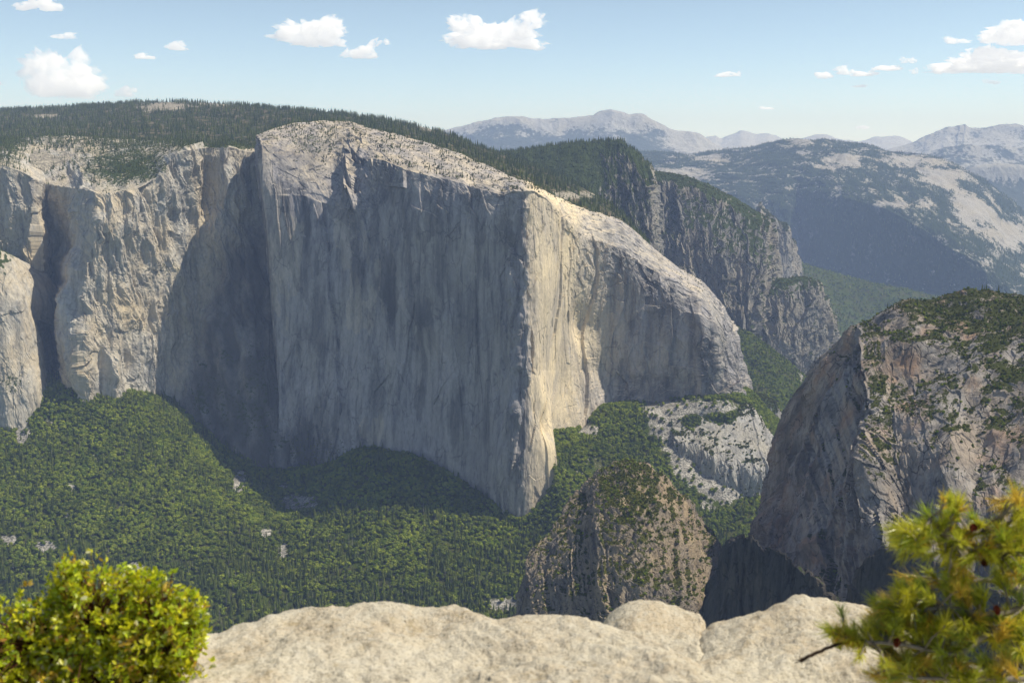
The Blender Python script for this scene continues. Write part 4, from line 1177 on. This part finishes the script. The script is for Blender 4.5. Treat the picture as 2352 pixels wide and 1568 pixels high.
# ---- leafy shrub on the near ledge
YS = 4.2
def P3(x, y, Y): return at(x, y, Y)
base = P3(180, 1800, 4.15); base[2] = ledge_z(base[0], base[1])
root = bpy.data.objects.new('manzanita_shrub', None); C.objects.link(root); root.location = base
tag(root, 'bright yellow-green leafy shrub beside the long boulder', 'shrub')
ell = [(225, 1400, 120, 115), (390, 1430, 92, 100), (90, 1475, 125, 105), (300, 1500, 160, 110), (180, 1600, 240, 150), (385, 1500, 70, 60), (10, 1560, 160, 130), (330, 1345, 60, 55), (160, 1335, 50, 55), (-120, 1580, 150, 140), (455, 1400, 30, 60)]
r3 = np.random.default_rng(5)
tips = []
px_m = YS / F
areas = np.array([e[2] * e[3] for e in ell], float); areas /= areas.sum()
for i in range(3700):
    cx, cy, rx, ry = ell[r3.choice(len(ell), p=areas)]
    d = r3.normal(0, 1, 3); d /= np.linalg.norm(d); rad = r3.random() ** 0.27 * (1.0 if r3.random() < .78 else r3.uniform(1.05, 1.42))
    jx, jy = cx + d[0] * rx * rad, cy + d[2] * ry * rad
    if jx > 492 or jy > 1700: continue
    tips.append((P3(jx, jy, YS + d[1] * min(rx, ry) * rad * px_m * 1.1), d))
V, Q = [], []
joints = [P3(x, y, YS + dy) for x, y, dy in ((120, 1620, 0), (230, 1560, .05), (330, 1560, -.03), (60, 1560, .04), (380, 1480, 0), (230, 1450, .02), (90, 1490, 0), (0, 1600, .05))]
for j in joints: tube(V, Q, curve_pts((0, 0, 0), j - base, 0.05, 9, 0.25), 0.012, 0.006)
for k, (t, d) in enumerate(tips[::2]):
    j = joints[int(np.argmin([np.linalg.norm(t - q) for q in joints]))]
    tube(V, Q, curve_pts(j - base, t - base, 0.06, 5, 0.2), 0.0035, 0.0014, 4)
add('stems', mesh_np('stems', V, quads=Q, mats=[plain_mat('red brown stem', (0.09, 0.035, 0.02), (0.22, 0.10, 0.055), [40, 40, 12])], smooth=True), root).name = 'stem'
LV, LQ, LC = [], [], []
tpl = np.array([(0, 0, 0), (.32, .24, .03), (.72, .2, .03), (1, 0, 0), (.72, -.2, .03), (.32, -.24, .03)])
for t, d in tips:
    axis = d * 0.5 + np.array([0, 0, 0.8]) + r3.normal(0, .25, 3); axis /= np.linalg.norm(axis)
    tone = r3.random()
    colr = np.array([0.82, 0.76, 0.025]) * (1 - tone) + np.array([0.46, 0.60, 0.025]) * tone
    if r3.random() < 0.06: colr = np.array([0.66, 0.46, 0.06])
    for k in range(r3.integers(6, 11)):
        l = r3.uniform(.020, .035); a = axis * r3.uniform(.2, .9) + r3.normal(0, .6, 3); a /= np.linalg.norm(a)
        n = np.cross(a, r3.normal(0, 1, 3)); n /= np.linalg.norm(n); b = np.cross(n, a)
        o = t - base - axis * r3.uniform(0, .045)
        q = len(LV); pts = o + l * (tpl[:, :1] * a + tpl[:, 1:2] * b * 1.05 + tpl[:, 2:] * n * 2)
        LV.extend(pts.tolist()); LQ += [(q, q + 1, q + 2, q + 3), (q, q + 3, q + 4, q + 5)]
        c = colr * r3.uniform(.7, 1.3); u = r3.random()
        if u < .02: c = np.array([.55, .28, .05])
        elif u < .09: c = np.array([.6, .6, .32])
        LC += [c] * 6
add('foliage', mesh_np('foliage', LV, quads=LQ, mats=[near_leaf_mat('shrub leaf', .5, .05)], smooth=False, attrs={'Col': np.array(LC)}), root)

# ---- pine beside the ledge
YP = 3.9
tb = P3(2900, 1900, 4.1); tb[2] = ledge_z(tb[0], tb[1])
pine = bpy.data.objects.new('pine_tree', None); C.objects.link(pine); pine.location = tb
tag(pine, 'yellow-green long-needled pine boughs reaching over the sloping boulder', 'tree')
bark = plain_mat('pale pine bark', (0.16, 0.125, 0.09), (0.42, 0.38, 0.32), [50, 50, 14], 0.01)
bark_dark = plain_mat('dark scaly bark', (0.03, 0.022, 0.018), (0.10, 0.065, 0.045), [60, 60, 20], 0.01)
V, Q = [], []
top = P3(2865, 820, 4.3)
tube(V, Q, curve_pts((0, 0, -0.1), top - tb, 0.0, 14, 0.1), 0.085, 0.008, 10)
add('trunk', mesh_np('trunk', V, quads=Q, mats=[bark], smooth=True), pine)
r4 = np.random.default_rng(9); rr = random.Random(4)
limbs = [
 [(2870,1260,4.2),(2560,1160,4.05),(2420,1160,3.95),(2330,1200,3.9),(2230,1225,3.85),(2150,1235,3.8),(2075,1215,3.8)],
 [(2870,1330,4.2),(2560,1290,4.0),(2420,1270,3.9),(2300,1265,3.85),(2200,1255,3.8),(2130,1180,3.8)],
 [(2870,1440,4.2),(2600,1390,4.0),(2420,1370,3.9),(2290,1410,3.85),(2180,1395,3.8),(2090,1400,3.75),(2030,1395,3.75)],
 [(2870,1500,4.2),(2600,1480,4.0),(2420,1440,3.9),(2300,1440,3.8),(2200,1500,3.75),(2090,1480,3.7),(1985,1470,3.7),(1912,1452,3.7)],
 [(2870,1600,4.1),(2600,1590,3.9),(2420,1560,3.8),(2300,1560,3.75),(2200,1560,3.7),(2110,1560,3.7),(2050,1530,3.7)],
 [(2870,1180,4.25),(2600,1120,4.1),(2450,1110,4.05),(2350,1140,4.0),(2310,1165,4.0)],
 [(2870,1560,4.3),(2600,1430,4.2),(2420,1330,4.1),(2280,1330,4.05),(2170,1330,4.0),(2110,1345,4.0)],
]
tuft = []; LP = {}; BV = []
for k in range(22):                               # short shoots round the leader
    d = np.array([r4.normal(0, .6), r4.normal(0, .6), .8]); tuft.append((top - tb - np.array([0, 0, r4.uniform(0, .45)]) + d * np.array([.07, .07, .02]), d, 1.0))
for li, lim in enumerate(limbs):
    V, Q = [], []
    K = np.array([P3(*p) for p in lim]); P = pchip(np.arange(len(K)), K, np.linspace(0, len(K) - 1, 40), 0.9) - tb
    P += np.cumsum(r4.normal(0, .0022, P.shape), 0) * np.linspace(0, 1, 40)[:, None] * 0.6
    tube(V, Q, P, 0.020, 0.0045, 7)
    tuft.append((P[-1], P[-1] - P[-5], 1.15))
    for k in range(19):
        i = rr.randint(11, 38) if k < 10 else rr.randint(3, 11); ld = P[min(i + 1, 39)] - P[i - 1]; ld /= np.linalg.norm(ld)
        d = ld * rr.uniform(.3, 1.0) + np.array([rr.gauss(0, .5), rr.gauss(0, .6), rr.gauss(.12, .6)]); d /= np.linalg.norm(d)
        L = rr.uniform(.05, .19); e = P[i] + d * L
        if e[0] + tb[0] < P3(2010 if li != 3 else 1900, 1400, YP)[0]: continue
        if project(e + tb)[1] < 1120: continue
        tube(V, Q, curve_pts(P[i], e, .05, 6, .12), 0.005, 0.003, 5)
        tuft.append((e, d, rr.uniform(.8, 1.15)))
    LP[li] = P
    BV.append((V, Q))
for x, y, rx, ry, n in ((2125, 1232, 85, 48, 26), (2182, 1160, 28, 32, 9), (2270, 1235, 90, 46, 26), (2342, 1165, 34, 44, 10), (2335, 1290, 60, 80, 26), (2100, 1362, 60, 36, 16),
                        (2210, 1350, 80, 36, 18), (2040, 1398, 52, 32, 14), (2110, 1440, 85, 40, 24), (2250, 1450, 100, 48, 28), (2000, 1470, 70, 32, 18), (2085, 1535, 95, 38, 26),
                        (2230, 1550, 130, 44, 36), (2335, 1470, 50, 110, 26), (1925, 1456, 26, 16, 5), (2030, 1440, 60, 50, 16), (2150, 1500, 90, 40, 16), (2060, 1390, 50, 30, 8), (2200, 1290, 60, 30, 9)):
    for k in range(int(n * 1.3)):
        d = r4.normal(0, 1, 3); d /= np.linalg.norm(d); rd = r4.random() ** .4
        e = P3(x + d[0] * rx * rd, y + d[2] * ry * rd, 3.82 + .22 * d[1] * rd) - tb
        li, i, q = min(((li, i, np.linalg.norm(LP[li][i] - e)) for li in LP for i in range(8, 40, 2)), key=lambda t: t[2] + (0.0 if LP[t[0]][t[1]][0] > e[0] - .02 else .15))
        p = LP[li][i]; d2 = (e - p) / np.linalg.norm(e - p)
        tube(*BV[li], curve_pts(p, e, .05, 6, .12), 0.0055, 0.003, 5)
        tuft.append((e, d2 * .8 + np.array([-.35, 0, .3]) + r4.normal(0, .3, 3), r4.uniform(.8, 1.15)))
for V, Q in BV:
    add('branch', mesh_np('branch', V, quads=Q, mats=[bark], smooth=True), pine)
# a dark bare twig poking out over the boulder
V, Q = [], []
K = np.array([P3(1985, 1470, 3.7), P3(1930, 1478, 3.68), P3(1890, 1492, 3.66), P3(1855, 1508, 3.65), P3(1840, 1516, 3.65)]) - tb
tube(V, Q, pchip(np.arange(5), K, np.linspace(0, 4, 16)) + r4.normal(0, .002, (16, 3)), 0.006, 0.0075, 6)
for k in range(9):
    p = K[3] + (K[4] - K[3]) * r4.random() * 1.2; d = r4.normal(0, 1, 3); d /= np.linalg.norm(d); tube(V, Q, [p, p + d * .014, p + d * .026], .003, .001, 4)
tw = add('twig', mesh_np('twig', V, quads=Q, mats=[bark_dark], smooth=True), pine); tw['label'] = 'dark bare twig'
NV, NTr, NC = [], [], []
for e, d, s in tuft:
    d = d / np.linalg.norm(d)
    tone = r4.random(); colr = np.array([.72, .66, .05]) * (1 - tone) + np.array([.36, .46, .05]) * tone
    if r4.random() < .2: colr = np.array([.78, .56, .08])
    for k in range(64):
        o = e - d * r4.uniform(0, .07); sp = r4.normal(0, 1, 3); sp -= d * sp.dot(d); sp /= np.linalg.norm(sp)
        a = d * r4.uniform(.55, 1.1) + sp * r4.uniform(.15, .75); a /= np.linalg.norm(a); a[2] += .06
        l = r4.uniform(.055, .088) * s; sd = np.cross(a, r4.normal(0, 1, 3)); sd /= np.linalg.norm(sd); w = .0013
        mid = o + a * l * .55; tip = o + a * l + np.array([0, 0, -.006])
        q = len(NV); NV += [tuple(o - sd * w), tuple(o + sd * w), tuple(mid - sd * w), tuple(mid + sd * w), tuple(tip)]
        NTr += [(q, q + 1, q + 3), (q, q + 3, q + 2), (q + 2, q + 3, q + 4)]
        NC += [colr * r4.uniform(.65, 1.35)] * 5
add('needles', mesh_np('needles', NV, tris=NTr, mats=[near_leaf_mat('pine needle', .5, .05)], attrs={'Col': np.array(NC)}), pine)
cone_mat = plain_mat('young cone', (0.10, 0.022, 0.012), (0.22, 0.06, 0.03), [90] * 3, .004)
cm = None
for x, y, Y in ((2236, 1212, 3.75), (2262, 1292, 3.75), (2330, 1285, 3.8), (2345, 1195, 3.85), (2212, 1292, 3.75), (2290, 1400, 3.75), (2060, 1475, 3.65)):
    if cm is None:
        V, Tq = [], []
        for k in range(60):
            t = k / 59; a = k * 2.39996; rd = .011 * math.sin(math.pi * (.12 + .8 * t)) + .002; z = (t - .5) * .034
            c, sn = math.cos(a), math.sin(a); q = len(V)
            V += [(rd * c * .4, rd * sn * .4, z - .004), (rd * c - .005 * sn, rd * sn + .005 * c, z), (rd * 1.25 * c, rd * 1.25 * sn, z + .004), (rd * c + .005 * sn, rd * sn - .005 * c, z)]
            Tq.append((q, q + 1, q + 2, q + 3))
        cm = mesh_np('cone', V, quads=Tq, mats=[cone_mat])
    o = bpy.data.objects.new('cone', cm); C.objects.link(o); o.parent = pine; o.location = P3(x, y, Y) - tb; o.rotation_euler = (rr.uniform(-.5, .5), rr.uniform(-.5, .5), rr.uniform(0, 6))

# ================================================================== SKY, CLOUDS, HAZE
def icosphere(n):
    import bmesh
    bm = bmesh.new(); bmesh.ops.create_icosphere(bm, subdivisions=n, radius=1)
    V = np.array([v.co[:] for v in bm.verts]); T = np.array([[v.index for v in f.verts] for f in bm.faces]); bm.free()
    return V / np.linalg.norm(V, axis=1, keepdims=True), T


ICO5, ICOT5 = icosphere(6)
ICO4, ICOT4 = icosphere(5)


def cloud_mat(name, tau, size):
    s = NT(name)
    n = s.noise(s.pos([4.2 / size] * 3), 7, 0.64)
    den = s.math('MULTIPLY', s.ramp(n, 0.42, 0.64), 2.6 * tau / size)
    v = s.n('VolumePrincipled')
    v.inputs['Color'].default_value = (1, 1, 1, 1); v.inputs['Anisotropy'].default_value = 0.2
    s.set(v.inputs['Density'], den)
    v.inputs['Emission Color'].default_value = (0.95, 0.97, 1, 1)
    s.set(v.inputs['Emission Strength'], s.math('MULTIPLY', den, 0.36))  # added glow replaces light bounced around within the cloud
    s.t.links.new(v.outputs[0], s.out.inputs['Volume'])
    return s.m


def cloud(px, py, w, h, seed, label, tau=7.0, Y=12000.0, lumps=16, flat=0.35):
    r = np.random.default_rng(seed)
    c = at(px, py, Y); k = Y / F
    big = w > 60
    D, T = (ICO5, ICOT5) if big else (ICO4, ICOT4)
    sx, sz = w * k / 2, h * k / 2
    # lobes along the cloud; star-shaped union seen from its centre
    cen = np.stack([r.uniform(-.72, .72, lumps), r.uniform(-.5, .5, lumps), np.abs(r.normal(0, .45, lumps)) - flat], 1)
    cen[:, 2] = np.clip(cen[:, 2], -.4, .6); rad = r.uniform(.26, .5, lumps) * (1 - .35 * np.abs(cen[:, 0]))
    R = np.full(len(D), .12)
    for q, s_ in zip(cen, rad):
        b = D @ q; disc = b * b - (q @ q - s_ * s_)
        R = np.where(disc > 0, np.maximum(R, b + np.sqrt(np.maximum(disc, 0))), R)
    n = sum(fbm(D[:, i] * f + seed, D[:, (i + 1) % 3] * f - seed, 5, seed + i, .6) for i, f in ((0, 6), (1, 6), (2, 6))) / 3
    R = np.maximum(R * (1 + .6 * n), .05)
    V = D * R[:, None] * np.array([sx, (sx + sz) / 2, sz])
    V[:, 2] = np.where(V[:, 2] < -sz * .4, -sz * .4 + (V[:, 2] + sz * .4) * .35, V[:, 2])
    me = mesh_np('cloud', V, tris=T, mats=[cloud_mat('cloud vapour', tau, min(sx, sz) * 2)], smooth=True)
    o = add('cloud', me); o.location = c
    tag(o, label, 'cloud')


CL = [
 (85, 8, 100, 56, 'bright cloud cut off by the top edge of the picture', 7),
 (143, 83, 60, 20, 'faint thin cloud right above the tall cumulus', 1.6),
 (135, 178, 190, 160, 'tall white cumulus tower rising behind the left skyline', 8),
 (288, 214, 42, 30, 'small cloud tip just above the left treeline beside the cumulus tower', 4),
 (332, 131, 48, 16, 'small flat cloud, lower of the pair right of the tall cumulus', 3),
 (396, 108, 64, 24, 'small flat cloud, upper of the pair right of the tall cumulus', 3),
 (718, 84, 150, 74, 'large slanting white cloud high above the monolith', 7),
 (640, 86, 60, 14, 'thin wisp trailing left of the slanting cloud', 1.6),
 (833, 118, 90, 52, 'ragged white cloud just right of the slanting one', 6),
 (887, 98, 18, 18, 'tiny cloud fleck right of the ragged cloud', 2.5),
 (1135, 86, 190, 92, 'biggest compact white cloud at the top middle of the sky', 9),
 (1235, 114, 24, 12, 'faint fleck off the right end of the compact white cloud', 1.6),
 (1660, 173, 36, 14, 'little white cloud, left one of a touching pair in the middle sky', 4),
 (1690, 172, 22, 13, 'little white cloud, right one of a touching pair in the middle sky', 3),
 (1762, 249, 32, 9, 'tiny low cloud above the faint farthest peaks', 3),
 (1980, 294, 32, 11, 'tiny white cloud lowest of all, close over the skyline', 5),
 (1893, 173, 42, 24, 'white puff at the left end of the broken cloud string', 5),
 (1940, 164, 50, 26, 'ragged puff second in the broken cloud string', 2.6),
 (1985, 170, 56, 18, 'flat puff third in the broken cloud string', 3),
 (2036, 158, 62, 18, 'flat puff at the right end of the broken cloud string', 3.4),
 (2085, 140, 30, 22, 'wisp above the right end of the cloud string', 2.6),
 (2098, 165, 18, 18, 'wisp hanging just under the one right of the cloud string', 2.2),
 (1972, 198, 38, 10, 'faint streak below the broken cloud string', 1.4),
 (2192, 94, 56, 22, 'thin ragged cloud left of the upper right cumulus', 2.4),
 (2330, 82, 130, 62, 'puffy cumulus at the upper right edge of the sky', 8),
 (2285, 148, 220, 62, 'long flat-bottomed white cumulus near the right edge', 9),
 (2275, 190, 36, 12, 'faint wisp below the long flat-bottomed cumulus', 1.4),
 (-6, 190, 26, 24, 'sliver of cloud at the left edge of the picture', 2.5),
]
for i, (x, y, w, h, lab, tau) in enumerate(CL):
    cloud(x, y, w * 1.12, h * 1.15, 40 + i, lab, tau, lumps=22 if w > 100 else 12)

# haze filling the whole basin
HV = [(x, y, z) for x in (-45000, 45000) for y in (-6000, 52000) for z in (-200, 3000)]
HQ = [(0, 1, 3, 2), (4, 6, 7, 5), (0, 4, 5, 1), (2, 3, 7, 6), (0, 2, 6, 4), (1, 5, 7, 3)]
s = NT('summer haze')
v = s.n('VolumeScatter'); v.inputs['Color'].default_value = (0.53, 0.67, 1.0, 1); v.inputs['Density'].default_value = 4.0e-5; v.inputs['Anisotropy'].default_value = 0.0
em = s.n('Emission'); em.inputs['Color'].default_value = (0.26, 0.43, 0.95, 1); em.inputs['Strength'].default_value = 0.85e-5   # glow added to stand for repeated scattering inside the haze
av = s.n('AddShader'); s.set(av.inputs[0], v.outputs[0]); s.set(av.inputs[1], em.outputs[0])
s.t.links.new(av.outputs[0], s.out.inputs['Volume'])
tag(add('haze', mesh_np('haze', HV, quads=HQ, mats=[s.m])), 'thin blue summer haze filling the air over the valley', 'haze', kind='stuff')

# ================================================================== LIGHT
SUN_EL, SUN_AZ = math.radians(56), math.radians(6)       # azimuth from +X towards +Y
world = bpy.data.worlds.new('World'); scene.world = world; world.use_nodes = True
nt = world.node_tree; nt.nodes.clear()
sky = nt.nodes.new('ShaderNodeTexSky'); sky.sky_type = 'NISHITA'; sky.sun_disc = False
sky.sun_elevation = SUN_EL; sky.sun_rotation = math.pi / 2 - SUN_AZ; sky.altitude = 2200; sky.air_density = 1.0; sky.dust_density = 0.6; sky.ozone_density = 1.5
bg = nt.nodes.new('ShaderNodeBackground'); bg.inputs['Strength'].default_value = 0.15
wo = nt.nodes.new('ShaderNodeOutputWorld'); tc = nt.nodes.new('ShaderNodeTexCoord'); sx = nt.nodes.new('ShaderNodeSeparateXYZ'); nt.links.new(tc.outputs['Generated'], sx.inputs[0])
cr = nt.nodes.new('ShaderNodeValToRGB'); nt.links.new(sx.outputs['Z'], cr.inputs[0])      # paler towards the horizon, deeper overhead
el = cr.color_ramp.elements; el[0].position = 0.0; el[0].color = (1.05, 1.17, 1.28, 1); el[1].position = 0.5; el[1].color = (0.40, 0.345, 0.365, 1)
e3 = el.new(0.14); e3.color = (1.0, 0.98, 0.91, 1); e4 = el.new(0.25); e4.color = (0.62, 0.6, 0.6, 1)
sm = nt.nodes.new('ShaderNodeMix'); sm.data_type = 'RGBA'; sm.blend_type = 'MULTIPLY'; sm.inputs[0].default_value = 1
nt.links.new(sky.outputs[0], sm.inputs[6]); nt.links.new(cr.outputs[0], sm.inputs[7]); nt.links.new(sm.outputs[2], bg.inputs[0]); nt.links.new(bg.outputs[0], wo.inputs[0])
sl = bpy.data.lights.new('sun', 'SUN'); sl.energy = 5.0; sl.angle = math.radians(0.53); sl.color = (1.0, 0.94, 0.82)
so = bpy.data.objects.new('sun', sl); C.objects.link(so)
from mathutils import Vector
sd = Vector((math.cos(SUN_EL) * math.cos(SUN_AZ), math.cos(SUN_EL) * math.sin(SUN_AZ), math.sin(SUN_EL)))
so.rotation_euler = sd.to_track_quat('Z', 'Y').to_euler(); so.location = (0, 0, 3000)

cam = bpy.data.cameras.new('camera'); cam.lens = 35; cam.sensor_width = 36; cam.clip_start = 0.1; cam.clip_end = 250000
cam.dof.use_dof = True; cam.dof.focus_distance = 2600; cam.dof.aperture_fstop = 3.4
co = bpy.data.objects.new('camera', cam); C.objects.link(co); co.location = (0, 0, CAM_Z)
co.rotation_euler = (math.pi / 2 - PITCH, 0, 0); scene.camera = co

scene.view_settings.view_transform = 'Standard'; scene.view_settings.look = 'None'; scene.view_settings.exposure = 0
cy = scene.cycles
cy.max_bounces = 4; cy.diffuse_bounces = 2; cy.volume_bounces = 1; cy.transparent_max_bounces = 4; cy.glossy_bounces = 1; cy.transmission_bounces = 2
cy.use_denoising = True; cy.caustics_reflective = False; cy.caustics_refractive = False
cy.volume_max_steps = 64
